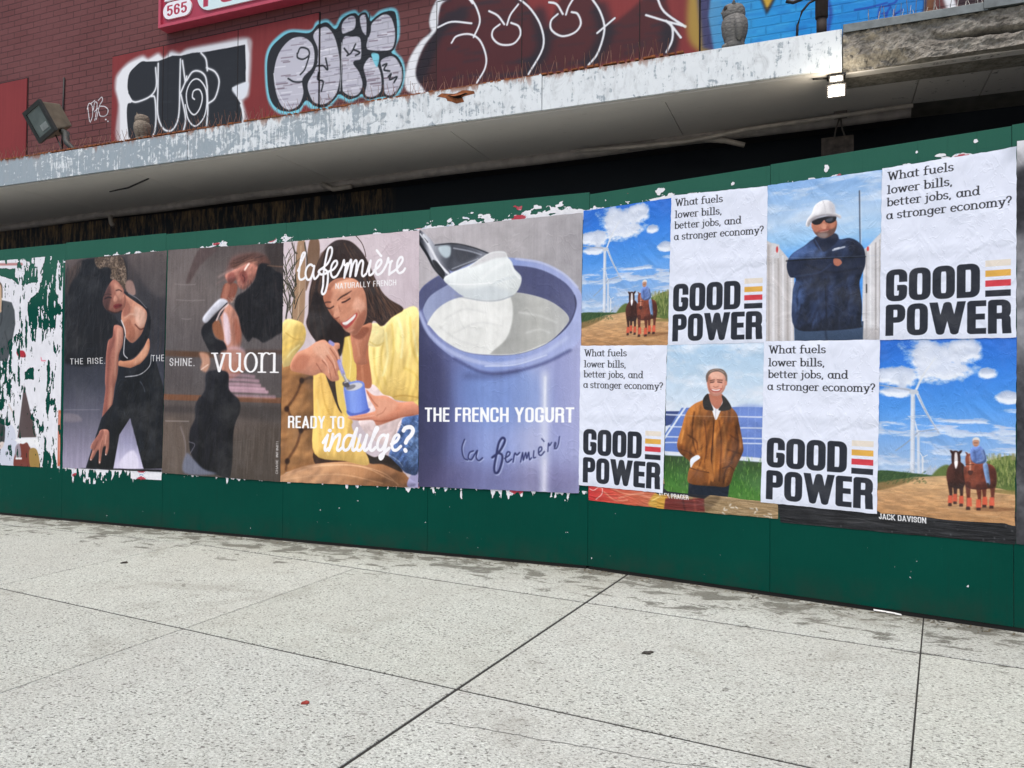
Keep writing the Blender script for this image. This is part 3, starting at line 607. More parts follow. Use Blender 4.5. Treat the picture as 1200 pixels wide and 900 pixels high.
    c.poly('386 130 430 60 432 -40 446 -160 486 -160 520 20 522 170 452 204 442 260 470 410 410 330', (226, 194, 112), 2); c.line('470 -120 490 20 480 150', (246, 222, 150), 10, 5, .7)
    c.v(325, 265, 5.623)
    c.poly('620 640 704 656 700 770 640 790 590 770 604 720', (244, 222, 160), 2, rel=(.14, 8, 40, 30, 1.)); c.line('612 756 660 782 706 764', (196, 166, 92), 5, 2.5, .7)
    # neck and face, hair behind first
    ALLM = np.ones((c.H, c.W))
    c.poly('404 92 480 98 542 146 594 220 644 330 694 430 744 480 836 542 760 596 694 656 640 620 590 690 430 740 420 850 380 830 300 780 240 730 196 640 210 560 216 430 250 300 290 200 344 128', (58, 44, 40), 4)
    for i in range(70):
        t = rng.uniform(0, 1); L = rng.random() < .5
        if L: x0, y0, x1, y1 = 380-90*t, 120+60*t, 420-190*t, 700-60*t; mid = (300-80*t, 420)
        else: x0, y0, x1, y1 = 440+70*t, 110+50*t, 700+110*t, 620-70*t; mid = (590+60*t, 380)
        c.line([(x0, y0), mid, (x1, y1)], [(36, 27, 26), (92, 70, 58), (112, 86, 70), (44, 34, 30)][i % 4], 5, 2, .5)
    hk = c.mask('404 92 480 98 542 146 594 220 644 330 694 430 744 480 836 542 760 596 694 656 640 620 590 690 430 740 420 850 380 830 300 780 240 730 196 640 210 560 216 430 250 300 290 200 344 128', 3)
    c.strands(hk, 200, (560, 160, 820, 640), lambda x, y: 62-(y-200)*.03, 170, 3., [(34, 25, 24), (110, 84, 68), (70, 52, 44), (140, 108, 86)], .55)
    c.strands(hk, 200, (200, 130, 430, 760), lambda x, y: 104 if x < 330 else 92, 170, 3., [(30, 22, 22), (90, 68, 56), (50, 38, 34), (120, 92, 74)], .5)
    c.poly('490 690 572 650 630 640 606 760 588 850 600 900 520 900 498 800', (182, 124, 100), 4, rel=(.16, 10, 40, 20, .5)); c.poly('500 700 580 660 610 680 560 740 510 730', (130, 80, 62), 8, .8); c.line('530 760 545 850', (206, 150, 126), 12, 6, .6)
    fm = c.mask('308 470 330 398 382 350 452 338 522 350 572 410 592 480 594 580 570 652 520 712 482 702 440 662 400 622 370 592 338 542', 3)
    c.fill((198, 142, 118), 1, fm); c.poly('300 470 340 400 370 440 350 520 400 600 460 690 400 650 340 560', (150, 98, 78), 12, .8, clip=fm); c.poly('520 470 580 500 580 590 540 560 500 540', (226, 172, 150), 14, .8, clip=fm)
    c.poly('380 360 480 352 500 400 420 430', (222, 170, 146), 16, .8, clip=fm); c.poly('560 560 592 560 572 650 520 712 500 690', (162, 106, 86), 10, .75, clip=fm); c.poly('330 400 390 345 480 340 400 370 350 420', (120, 78, 62), 8, .6, clip=fm)
    c.poly('398 520 416 560 412 592 388 604 374 594 384 560', (216, 158, 134), 5, .9); c.line('372 594 388 606 412 596', (126, 74, 60), 6, 2.5, .9); c.line('410 520 420 560', (160, 106, 86), 6, 4, .6)
    c.line('402 486 430 462 460 446 494 424', (62, 42, 34), 10, 2.5, .95, taper=[.6, 1, 1, .4]); c.line('314 506 332 498 356 498', (70, 48, 40), 8, 2.5, .9); c.line('432 500 452 494 484 474', (44, 28, 26), 9, 2, .95); c.line('330 534 352 540 376 526', (50, 32, 28), 8, 2, .95); c.line('430 480 456 472 480 462', (150, 100, 82), 6, 3, .7)
    c.line('440 508 470 500 490 486', (170, 116, 96), 4, 2, .6)
    c.poly('424 634 452 624 480 604 526 568 530 590 500 640 464 672 440 660', (176, 84, 80), 2.5); c.poly('434 634 462 624 490 602 520 576 516 598 486 632 456 652', (246, 240, 234), 1.2); c.line('440 650 468 646 500 622', (120, 50, 50), 4, 1.5, .6)
    c.line('414 610 424 640 440 664', (150, 96, 80), 5, 3, .6); c.line('536 548 548 580 536 616', (164, 106, 88), 6, 4, .6); c.line('440 668 470 690 510 680', (220, 160, 140), 10, 5, .6)
    # hair falling on the left over the face edge
    c.poly('300 470 320 540 370 600 430 660 448 700 440 790 420 850 380 830 290 770 230 700 220 560 250 430', (40, 31, 30), 6)
    for i in range(20): x = rng.uniform(235, 322); c.line([(x-20, 520), (x, 640), (x+20, 760)], [(74, 56, 48), (26, 20, 20)][i % 2], 5, 2.5, .5)
    c.relief(fm, .13, 12, 22, 22, .5, seed=51)
    # left sleeve, hand with the spoon
    c.poly('38 632 150 624 192 680 182 762 132 832 92 905 62 920 36 900', c.grad((40, 640), (180, 880), (238, 208, 138), (226, 190, 112), (236, 218, 168)), 2, rel=(.2, 12, 50, 36, 1.2)); c.line('60 700 120 740 170 740', (190, 154, 84), 9, 5, .6); c.line('70 860 100 820 150 780', (248, 236, 180), 10, 6, .6)
    hm = c.mask('92 900 132 832 200 800 260 760 312 744 352 770 384 764 414 768 416 800 402 812 414 850 424 900 426 936 402 954 412 1004 382 1018 352 1012 302 962 240 980 150 962 96 946', 2)
    c.fill((206, 146, 122), 1, hm); c.relief(hm, .16, 9, 26, 26, .5); c.poly('100 900 160 840 220 860 180 940 110 940', (176, 116, 94), 14, .7, clip=hm); c.poly('240 790 310 756 350 800 330 860 270 850', (228, 174, 150), 14, .8, clip=hm)
    for q in ('300 880 340 930 360 1000', '330 850 372 910 392 980', '352 800 392 860 416 920', '262 900 300 960'): c.line(q, (142, 88, 70), 6, 2.5, .8, clip=hm)
    for q in ('290 850 330 900 345 960', '330 812 372 876 388 930', '370 790 400 840 412 890'): c.line(q, (232, 180, 158), 9, 4, .7, clip=hm)
    c.v(325, 415, 5.623)
    c.line('352 -84 372 -70', (150, 148, 196), 24, 2); c.line('412 44 426 88 440 128', (150, 148, 202), 27, 1.5); c.line('418 50 432 100', (186, 184, 226), 8, 2.5, .8)
    c.line('440 130 456 164 470 184', (150, 148, 152), 22, 2, taper=[.8, .9, 1.8]); c.line('446 134 466 174', (222, 220, 224), 6, 2, .9)
    # cup
    cup = '442 214 466 388 500 408 558 402 612 372 596 300 578 190 540 172 490 180'
    c.poly(cup, c.grad((448, 300), (606, 280), (104, 126, 200), (138, 160, 230), (124, 146, 220), (96, 116, 190)), 1.5, sm=False); c.poly('466 388 500 408 558 402 612 372 610 352 556 378 500 384 464 366', (86, 104, 178), 4, .8)
    c.ell(512, 206, 68, 32, (126, 146, 216), 1.5, rot=-14); c.ell(512, 210, 56, 24, (206, 204, 210), 2, rot=-14); c.ell(490, 214, 34, 14, (120, 118, 126), 3, .9, rot=-20)
    c.ell(458, 196, 26, 18, (84, 80, 84), 2.5, rot=30); c.line('446 184 470 176', (210, 208, 212), 5, 2)
    # right hand
    hm = c.mask('588 226 642 268 722 270 802 310 906 308 938 332 938 390 822 412 742 442 662 466 632 430 522 432 468 412 540 396 620 380 652 360 612 290', 2)
    c.fill((206, 140, 116), 1, hm); c.relief(hm, .16, 9, 26, 40, .5); c.poly('640 290 740 290 800 330 720 400 650 410 660 350', (224, 166, 142), 16, .7, clip=hm); c.line('600 250 640 310 668 340', (152, 92, 74), 6, 3, .7, clip=hm); c.line('480 414 560 414 640 400', (232, 178, 156), 8, 4, .7, clip=hm); c.line('540 432 640 436 720 436 900 396', (150, 92, 72), 10, 5, .7, clip=hm); c.line('660 400 700 380 720 350', (160, 100, 80), 5, 3, .6, clip=hm)
    c.poly('902 310 940 288 940 340', (232, 206, 126), 2, sm=False)
    c.v(325, 265, 5.623); rh = c.mask('560 170 620 240 690 430 744 480 836 542 760 596 694 656 640 620 600 500 596 420', 5)
    for i in range(60):
        t = rng.uniform(0, 1); x, y = 575+60*t+rng.uniform(-8, 8), 300+60*t; P_ = [(x+190*k*(.3+.7*t)+9*sin(k*9+i), y+290*k+6*cos(k*8+i*2)) for k in np.linspace(0, 1, 7)]; c.line(P_, [(128, 96, 76), (34, 25, 24), (96, 70, 56), (26, 20, 20)][i % 4], 4.5, 1.6, .6, clip=rh)
    c.v(325, 415, 5.623); c.grain(6, 3, 3); c.grain(5, 50, 8)
    vtext(c, 'READY TO', 'head', (74, 485), (446, 488), (74, 402), (248, 246, 246))
    for p in SCRIPT['indulge']: c.line(p, (246, 244, 246), 19)
    for p in SCRIPT['q']: c.line(p, (246, 244, 246), 25)
    c.ell(351, 500, 14, 12, (246, 244, 246))
    c.v(325, 265, 5.623)
    for p in SCRIPT['la fermiere']: c.line(p, (246, 244, 246), 15)
    q = c.T([(388, 412), (788, 394), (388, 378)]); text(c, 'NATURALLY FRENCH', 'med', q[0, 0], q[0, 1], 20, q[1, 0]-q[0, 0], (244, 242, 242))
    return c.image('print_woman', .32)
def art_yogurt():
    c = Cv(600, 924, QUAD['yogurt']); c.v(485, 240, 5)
    c.fill(c.grad((40, 150), (980, 500), (184, 176, 180), (172, 166, 168), (160, 156, 160))); c.grain(9, 40, 50); c.grain(5, 120, 6)
    # cup body
    c.poly('30 560 80 520 200 450 500 400 800 420 970 560 985 560 985 1720 20 1720', c.grad((30, 1200), (985, 1200), (66, 68, 104), (84, 88, 132), (112, 122, 176), (132, 148, 206), (138, 152, 208), (168, 174, 216), (146, 152, 202), (158, 162, 208)), 2, sm=False)
    c.poly('20 1500 500 1520 985 1540 985 1720 20 1720', (92, 80, 116), 70, .45, sm=False); c.poly('300 950 700 950 760 1250 300 1250', (104, 136, 204), 80, .55); c.poly('20 900 200 980 160 1500 20 1600', (58, 58, 92), 50, .5)
    c.line('770 1000 768 1250 764 1690', (206, 210, 234), 40, 22, .8); c.line('772 1020 770 1220', (226, 230, 244), 14, 8, .8); c.line('770 1500 766 1680', (216, 212, 236), 14, 10, .7)
    # rim
    c.poly('35 520 130 432 300 350 480 318 600 318 750 342 880 408 960 490 990 570 985 760 920 862 760 940 560 992 400 990 240 910 100 790 35 650', c.grad((40, 600), (980, 600), (100, 106, 156), (140, 152, 206), (126, 146, 208), (150, 162, 214), (160, 170, 220)), 1.5)
    c.line('36 640 100 770 240 880 430 940 600 930 760 880 900 790', (176, 186, 228), 22, 10, .8); c.line('240 910 400 990 560 992 760 940 920 862', (66, 70, 116), 16, 9, .7); c.line('300 1012 480 1010 620 980', (60, 58, 92), 18, 26, .7)
    c.line('600 322 750 346 880 412 962 492', (186, 192, 226), 12, 5, .8); c.line('420 955 600 946 780 890', (206, 214, 240), 7, 3, .7)
    c.poly('35 520 130 432 200 420 200 480 110 540 60 610 40 620', (80, 84, 122), 6, .9)
    inn = c.mask('60 612 102 540 200 478 330 420 480 372 600 362 750 388 880 458 946 540 952 620 904 722 782 822 622 882 450 892 300 872 180 812 100 722 66 660', 2)
    c.fill(c.grad((60, 600), (950, 560), (150, 160, 198), (132, 140, 178), (84, 88, 126), (80, 84, 122), (92, 96, 136)), 1, inn)
    c.line('946 540 952 620 904 722 782 822 622 882', (60, 62, 96), 12, 4, .8, clip=inn)
    ym = c.mask('84 702 140 620 240 560 400 530 560 520 700 540 820 586 906 662 890 720 782 820 622 880 450 888 300 868 176 800 100 722', 5)
    c.fill((226, 226, 220), 1, ym); c.poly('570 500 582 600 578 700 540 800 450 900 700 900 960 760 940 560 700 500', c.grad((580, 700), (900, 660), (160, 160, 156), (178, 178, 172), (176, 176, 174)), 8, .95, clip=ym)
    for q in ('180 680 300 620 420 640', '240 760 380 700 520 720', '150 720 260 800 420 850', '620 640 740 660 840 700', '660 760 740 740 800 760'): c.line(q, (206, 206, 202), 10, 8, .6, clip=ym)
    c.line('100 722 180 806 300 868 450 888 622 880 782 820', (244, 244, 240), 7, 3, .5, clip=ym)
    # spoon
    c.poly('34 152 78 180 122 232 148 300 216 402 182 446 120 382 78 300 34 230', c.grad((40, 300), (160, 250), (70, 72, 84), (60, 62, 72), (196, 198, 208), (150, 152, 164), (90, 92, 104)), 1.5)
    c.line('34 220 80 292 124 376 176 436', (26, 28, 36), 14, 2); c.line('60 180 104 262 150 350 206 410', (226, 228, 236), 14, 4, .9); c.poly('112 330 140 340 182 400 178 428 130 376', (34, 36, 44), 3); c.line('36 212 60 200 84 224', (40, 42, 50), 10, 3, .8)
    c.poly('122 238 180 230 242 230 352 254 444 290 384 330 300 366 226 396 172 342 132 292', c.grad((130, 260), (420, 300), (150, 154, 164), (72, 75, 86), (92, 95, 106), (128, 131, 142)), 1.5)
    c.poly('150 250 214 246 216 300 190 316 160 290', (196, 214, 222), 7, .85); c.line('128 240 242 231 352 255 440 290', (30, 32, 38), 6, 1.5, .9); c.poly('250 260 340 272 390 296 300 340 250 330', (62, 64, 74), 12, .8)
    c.line('236 258 330 276 400 298', (168, 172, 184), 8, 5, .8); c.line('226 382 300 352 380 322', (186, 190, 200), 5, 3, .8); c.line('40 172 96 250 140 330 196 404', (236, 238, 244), 8, 3, .9)
    # yoghurt on the spoon
    yg = c.mask('178 442 230 402 332 360 444 288 532 280 552 312 576 340 592 382 632 430 622 490 582 540 502 566 400 566 300 546 226 492', 1.5)
    c.fill((224, 230, 228), 1, yg); c.relief(yg, .07, 14, 60, 90, .3); c.poly('178 442 240 480 320 500 460 480 580 540 400 580 260 540', (192, 200, 204), 14, .75, clip=yg); c.poly('440 292 530 282 548 310 480 320 400 350 330 372', (196, 190, 192), 6, .7, clip=yg)
    c.line('210 470 330 474 460 464', (246, 248, 248), 6, 3, .9, clip=yg); c.line('470 470 540 440 600 430', (204, 212, 214), 12, 6, .7, clip=yg); c.line('560 330 590 400 622 440', (240, 244, 244), 10, 5, .8, clip=yg); c.line('400 440 470 380 540 340', (238, 242, 240), 20, 9, .7, clip=yg); c.line('240 540 400 570 500 568 584 540', (140, 146, 160), 6, 3, .7)
    c.tex(ym, .025, 40, 20, 61, True); c.tex(np.ones((c.H, c.W)), .022, 160, 9, 62, True); c.grain(5, 3, 3); g_ = c.a.mean(2, keepdims=True); c.a = g_+(c.a-g_)*.78
    c.v(485, 410, 5)
    vtext(c, 'THE FRENCH YOGURT', 'head', (68, 428), (942, 433), (68, 345), (248, 248, 248))
    # stamped lettering: the script again, dark in the groove with a lit lower edge
    S = [('300 530 286 570 288 610 300 640 318 648', 9), ('352 596 330 606 322 636 340 646 362 612 376 594 368 632 384 652 406 636', 9),
         ('462 634 500 604 528 560 536 530 520 522 500 552 486 620 474 690 480 722 500 714 518 660 520 622 498 606', 15), ('534 640 560 622 566 606 550 604 540 640 550 662 576 644', 9), ('584 660 594 610 606 620 622 606', 9),
         ('628 660 640 606 644 650 658 606 664 640 676 604 680 646 692 636', 8), ('706 596 704 634 716 634', 8), ('736 606 752 590 750 574 736 580 734 612 748 622 768 600', 8), ('752 526 766 542', 7), ('788 600 792 552 798 566 810 548', 7), ('826 584 836 556 830 548 826 570 836 584 850 556 856 514', 7)]
    for p, wd in S: c.line(pts(p)+np.array([5, 6]), (196, 204, 234), wd, 2, .55)
    for p, wd in S: c.line(p, (40, 44, 84), wd*.9, 1.2, .9)
    return c.image('print_yogurt', .32)
GPD = (36, 40, 50)
def art_gp():
    c = Cv(480, 740, QUAD['gp'], (226, 231, 245)); c.v(1025, 165, 3.749); c.grain(4, 90, 60)
    def T(s, a, b, t): q = c.T([a, b, t]); text(c, s, 'serif', q[0, 0], (q[0, 1]+q[1, 1])/2, 34, q[1, 0]-q[0, 0], (38, 38, 44))
    T('What fuels', (60, 170), (343, 137), (62, 140)); T('lower bills,', (58, 228), (340, 200), (58, 190)); T('better jobs, and', (57, 282), (458, 241), (57, 240)); T('a stronger economy?', (54, 338), (600, 285), (54, 300))
    def Bd(s, x0, x1, y0, y1):
        q = c.T([(x0, y1), (x1, y1), (x0, y0)]); text(c, s, 'bold', q[0, 0], q[0, 1], q[0, 1]-q[2, 1], q[1, 0]-q[0, 0], GPD)
    q = c.T([(50, 705), (460, 683), (50, 562), (460, 536), (48, 858), (600, 842), (48, 716), (600, 694)])
    text(c, 'GOOD', 'bold', q[0, 0], (q[0, 1]+q[1, 1])/2, ((q[0, 1]-q[2, 1])+(q[1, 1]-q[3, 1]))/2, q[1, 0]-q[0, 0], GPD)
    text(c, 'POWER', 'bold', q[4, 0], (q[4, 1]+q[5, 1])/2, ((q[4, 1]-q[6, 1])+(q[5, 1]-q[7, 1]))/2, q[5, 0]-q[4, 0], GPD)
    b = c.T([(484, 550), (598, 540), (484, 672), (598, 666)]); x0, x1 = (b[0, 0]+b[2, 0])/2, (b[1, 0]+b[3, 0])/2; y1 = (q[0, 1]+q[1, 1])/2; hb = 25; gp = 14.5
    for i, col in enumerate(((36, 40, 50), (208, 62, 72), (224, 172, 78), (228, 218, 204))):
        y = y1-i*(hb+gp); c.vw = (0, 0, 1); M = c.M; c.M = np.eye(3); k = c.k; c.k = 1; c.poly([(x0, y-hb), (x1, y-hb), (x1, y), (x0, y)], col, 0, sm=False); c.M = M; c.k = k
    c.grain(2, 3, 3)
    return c.image('print_slogan')
def clouds(c, blobs, seed):
    """fluffy white clouds: soft discs broken up by noise"""
    f = np.zeros((c.H, c.W))
    for x, y, rx, ry, k in blobs:
        q = c.T([(x, y), (x+rx, y), (x, y+ry)]); cx, cy = q[0]; a, b = abs(q[1, 0]-cx), abs(q[2, 1]-cy)
        X, Y = np.meshgrid(np.arange(c.W), np.arange(c.H)); f = np.maximum(f, k*np.clip(1.25-np.hypot((X-cx)/a, (Y-cy)/b), 0, 1))
    n = fbm(c.H, c.W, 80, 110, 6, .62, seed); m = np.clip((f*1.2+n*1.8-1.32)*2.8, 0, 1)
    sh = np.clip((np.roll(gauss(m, 5), -14, 0)-gauss(m, 12))*1.6+.25+.5*(fbm(c.H, c.W, 30, 40, 4, .5, seed+1)-.5), 0, 1)
    return m, sh
def art_horse():
    c = Cv(480, 740, QUAD['horse']); c.v(1020, 385, 3.53)
    c.fill(c.grad((300, 40), (320, 600), (44, 108, 200), (58, 128, 216), (84, 150, 226), (128, 172, 226), (170, 192, 218)))
    m, sh = clouds(c, [(110, 190, 120, 50, 1), (240, 110, 150, 80, 1), (390, 95, 110, 70, 1), (300, 180, 180, 55, 1), (480, 185, 50, 28, 1), (90, 260, 90, 24, .95), (575, 285, 60, 30, 1)], 5)
    Y = (np.arange(c.H)[:, None]/c.H*np.ones((1, c.W))); n = fbm(c.H, c.W, 26, 120, 6, .62, 15)
    env = np.interp(Y, [0, .33, .40, .47, .56, .66, .72], [-.6, -.6, -.03, .03, .02, .05, .08]); m2 = np.clip((n-.52+env)*7, 0, 1)*np.interp(Y, [.3, .5, .66], [1, .85, .6])
    s2 = np.clip((np.roll(gauss(m2, 3), -7, 0)-gauss(m2, 8))*2.2+.3, 0, 1)
    c.paint(m2, (0, 0, c.W, c.H), (232, 236, 244), .95); c.paint(m2*s2, (0, 0, c.W, c.H), (146, 164, 198), .7)
    c.paint(m, (0, 0, c.W, c.H), (240, 242, 248), .95); c.paint(m*sh, (0, 0, c.W, c.H), (150, 166, 196), .8)
    # turbines
    wt = (222, 226, 232); dk = (150, 160, 178)
    c.line('198 420 200 600', (206, 214, 226), 11, 1); c.line('196 424 184 380', wt, 5, .8); c.line('198 424 280 414', dk, 3.5, .8); c.line('196 428 150 470 105 502', dk, 4, .8)
    c.line('216 530 217 600', wt, 7, .8); c.line('217 530 205 510', wt, 3, .6); c.line('217 530 236 520', wt, 3, .6); c.line('217 530 222 550', wt, 3, .6)
    c.line('176 262 174 594', (216, 222, 232), 17, 1, sm=False); c.line('182 280 182 590', (170, 182, 202), 5, 2, .7)
    c.line('186 256 38 232', (170, 176, 190), 7, .8, taper=[1.3, .6]); c.line('190 250 220 190 268 122', wt, 8, .8, taper=[1.2, 1, .4]); c.line('192 262 230 340 284 428', wt, 9, .8, taper=[1.3, 1, .4]); c.line('198 272 240 360 284 428', (130, 146, 176), 4, 1, .7); c.ell(180, 260, 20, 10, (200, 206, 216), 1)
    for i in range(7): c.poly([(232+i*7, 602), (232+i*7, 580-(i % 3)*8), (238+i*7, 580-(i % 3)*8), (238+i*7, 602)], (176, 188, 204), 1, sm=False)
    # fields
    c.poly('20 586 180 596 280 606 330 600 330 650 20 650', (58, 84, 52), 3); c.poly('250 612 290 570 330 566 340 640 250 640', (96, 112, 62), 5)
    c.poly('20 640 180 612 330 606 640 640 640 830 20 780', c.grad((300, 610), (300, 800), (206, 170, 128), (192, 150, 108), (180, 136, 94)), 3, sm=False)
    c.tex(c.mask('20 640 180 612 330 606 640 640 640 830 20 780', 2, False), .07, 8, 40, 66)
    c.poly('20 636 190 616 120 646 20 668', (116, 100, 64), 5, .8)
    for i in range(60): x, y = rng.uniform(30, 600), rng.uniform(640, 800); c.line([(x, y), (x+rng.uniform(20, 70), y+rng.uniform(-3, 6))], [(164, 120, 82), (214, 178, 138)][i % 2], 3, 2, .5)
    for i in range(120): x, y = rng.uniform(30, 230), rng.uniform(592, 640); c.line([(x, y), (x+6, y-5)], [(40, 64, 38), (88, 112, 66)][i % 2], 3, 1, .6)
    c.poly('478 560 500 540 604 530 604 664 540 660 478 640', (92, 110, 58), 3)
    for i in range(230):
        x, y = rng.uniform(484, 602), rng.uniform(536, 655); c.line([(x, y), (x+rng.uniform(-7, 7), y-16)], [(60, 78, 40), (140, 150, 88), (112, 128, 66), (176, 176, 118)][i % 4], 3, .7, .75)
    for i in range(30): x = rng.uniform(490, 602); c.line([(x, 540), (x+rng.uniform(-3, 3), 514)], (150, 146, 104), 2, .8, .7)
    c.poly('500 664 604 668 604 684 520 676', (130, 118, 70), 3, .8)
    # shadows on the road are part of the printed picture
    c.poly('440 738 540 736 604 748 520 756 440 750', (120, 84, 56), 4, .7)
    # dark horse (left) and bay horse (right), seen from the front
    dkb, bay = (66, 38, 32), (112, 58, 44)
    c.poly('318 580 340 552 372 548 396 580 392 640 372 660 330 650 316 620', dkb, 1.5); c.poly('338 510 352 502 368 510 374 540 366 580 352 588 342 570 336 540', (58, 34, 30), 1.2)
    c.poly('350 512 360 514 362 556 354 578 348 552', (226, 220, 220), 1.5); c.poly('330 500 342 504 342 516 334 512', (50, 30, 26), .8); c.poly('380 500 366 506 366 518 376 512', (50, 30, 26), .8)
    for q in ('330 640 334 690 330 728', '352 645 352 690 350 716', '376 640 378 690 376 728'): c.line(q, (58, 34, 28), 13, 1, taper=[1.4, .8, .8])
    for x, y in ((331, 704), (351, 698), (377, 706)): c.poly([(x-8, y-16), (x+8, y-16), (x+10, y+16), (x-10, y+16)], (204, 92, 66), 1.2, sm=False)
    for x, y in ((330, 728), (351, 720), (376, 730)): c.poly([(x-7, y-6), (x+7, y-6), (x+8, y+5), (x-8, y+5)], (70, 44, 36), 1, sm=False)
    c.poly('384 590 402 560 440 550 500 560 520 590 518 650 490 660 440 664 396 650', bay, 1.5); c.poly('470 560 516 580 520 650 490 656', (84, 42, 34), 4, .8); c.poly('400 590 440 590 440 650 404 648', (136, 74, 56), 6, .7)
    for q in ('404 640 406 700 404 742', '448 650 452 700 450 744', '470 640 472 690 472 730', '506 630 506 690 502 734'): c.line(q, (98, 50, 38), 15, 1, taper=[1.4, .8, .7])
    for x, y in ((410, 716), (448, 722), (474, 712), (503, 714)): c.poly([(x-9, y-18), (x+9, y-18), (x+11, y+18), (x-11, y+18)], (208, 96, 70), 1.2, sm=False)
    for x, y in ((405, 744), (448, 746), (472, 734), (501, 738)): c.poly([(x-8, y-7), (x+8, y-7), (x+9, y+5), (x-9, y+5)], (64, 40, 34), 1, sm=False)
    c.poly('396 524 410 514 428 522 434 550 428 588 414 600 402 584 394 550', (138, 74, 54), 1.2); c.line('412 526 414 560 412 590', (196, 150, 130), 6, 2, .8); c.poly('392 506 404 512 402 526', (110, 56, 42), .8, sm=False); c.poly('434 508 422 514 424 526', (110, 56, 42), .8, sm=False); c.poly('404 586 426 586 420 602 408 602', (74, 44, 40), 2)
    hm = np.maximum(c.mask('384 590 402 560 440 550 500 560 520 590 518 650 490 660 440 664 396 650', 2), c.mask('318 580 340 552 372 548 396 580 392 640 372 660 330 650 316 620', 2)); c.relief(hm, .4, 7, 20, 14, .6, seed=65)
    # rider
    c.poly('466 560 484 556 492 600 496 640 484 644 474 610', (120, 146, 186), 1.2, rel=(.25, 4, 14, 8, .8)); c.line('486 640 490 652', (60, 46, 40), 9, 1)
    c.poly('414 500 430 486 456 484 474 508 478 548 440 556 418 540', (98, 122, 176), 1.2, rel=(.3, 5, 14, 10, 1.)); c.line('430 500 436 530 440 552', (70, 92, 146), 5, 2, .7); c.line('460 500 470 536 440 550', (128, 150, 196), 7, 2, .7)
    c.ell(437, 468, 14, 18, (196, 146, 122), 1); c.poly('422 462 426 450 438 446 450 450 454 464 446 458 430 458', (226, 222, 218), 1.2); c.line('430 470 444 470', (80, 56, 50), 3, 1, .8); c.line('432 480 442 480', (150, 90, 80), 3, 1, .8)
    c.line('380 560 384 600 390 640', (40, 26, 22), 5, 1, .8); c.line('396 560 430 560', (40, 26, 22), 3, .8, .8)
    c.grain(7, 3, 3)
    return c.image('print_horses', .05)
def art_hat():
    c = Cv(480, 740, QUAD['hat']); c.v(895, 190, 4.186)
    c.fill(c.grad((300, 50), (300, 480), (128, 164, 212), (150, 182, 222), (178, 202, 230), (150, 190, 230), (86, 150, 224)))
    n = fbm(c.H, c.W, 40, 160, 5, .6, 3); c.paint(np.clip((n-.45)*3, 0, .7)*np.clip(1.2-np.arange(c.H)/300, 0, 1)[:, None], (0, 0, c.W, c.H), (214, 224, 238))
    c.line('470 142 472 300 474 414', (86, 92, 104), 6, 1, sm=False); c.line('476 142 479 410', (214, 222, 234), 3, 1, .6, sm=False)
    # battery boxes either side
    c.poly('10 380 40 396 60 398 130 480 150 500 152 880 10 880', (196, 192, 192), 1.5, sm=False)
    for i, x in enumerate((30, 52, 78, 100, 122, 142)): c.poly([(x-9, 400+i*18), (x, 404+i*18), (x+2, 880), (x-9, 880)], [(168, 162, 160), (224, 222, 224)][i % 2], 3, .8, sm=False)
    c.poly('40 396 78 404 78 470 40 470', (206, 204, 206), 2, sm=False); c.ell(67, 428, 5, 16, (190, 60, 60), 1)
    c.poly('490 430 512 414 578 344 578 880 480 880', (208, 206, 208), 1.5, sm=False)
    for i, x in enumerate((500, 520, 546, 566)): c.poly([(x, 430-i*16), (x+8, 424-i*16), (x+8, 880), (x, 880)], [(174, 170, 170), (230, 230, 232), (150, 146, 146)][i % 3], 3, .8, sm=False)
    c.ell(512, 426, 5, 12, (196, 60, 60), 1); c.line('505 600 505 640', (50, 50, 54), 5, 1); c.poly('470 820 578 820 578 880 470 880', (170, 166, 166), 6, .7)
    # trousers and jacket
    c.poly('150 780 490 780 486 880 152 880', (66, 82, 104), 3, sm=False); c.line('300 800 310 880', (44, 56, 76), 10, 5, .8)
    jm = c.mask('250 374 350 352 372 378 420 372 462 390 494 430 498 500 478 560 470 600 482 700 478 790 470 812 300 824 152 808 142 640 158 570 128 560 114 500 140 450 200 410', 2)
    c.fill((44, 54, 76), 1, jm); c.poly('150 440 240 400 300 440 280 470 140 480', (68, 88, 124), 14, .8, clip=jm); c.poly('145 620 190 580 200 680 160 740', (66, 84, 118), 16, .8, clip=jm); c.poly('400 380 470 400 490 470 430 440', (34, 40, 58), 12, .8, clip=jm)
    for i in range(40): x, y = rng.uniform(160, 470), rng.uniform(520, 800); c.line([(x, y), (x+rng.uniform(-20, 20), y+40), (x+rng.uniform(-30, 30), y+80)], [(32, 38, 56), (62, 74, 100)][i % 2], 7, 5, .6, clip=jm)
    c.relief(jm, .5, 16, 60, 40, 1.5, seed=71)
    c.poly('120 488 260 472 420 480 496 470 492 540 420 556 280 560 140 570', (38, 46, 66), 8, .8, clip=jm)
    c.line('112 484 300 472 500 464', (20, 24, 34), 6, 1.5, .9); c.line('200 500 330 540 470 520', (30, 36, 52), 9, 5, .8); c.line('150 560 270 540 330 500', (60, 72, 98), 8, 5, .7); c.line('300 570 310 800', (30, 36, 52), 6, 3, .8)
    c.poly('344 474 372 476 384 494 364 510 344 500', (172, 116, 98), 3); c.line('340 432 396 416', (196, 200, 210), 9, 2, .8); c.line('346 426 370 420', (230, 232, 238), 5, 1.5, .8)
    c.poly('248 372 300 352 352 350 366 380 330 420 290 440 256 410', (36, 44, 64), 4); c.line('252 380 280 430 300 460', (70, 84, 114), 7, 3, .8)
    # face, beard, glasses, hard hat
    fm = c.mask('234 300 260 282 330 268 358 290 354 330 336 356 300 372 262 360 240 332', 2)
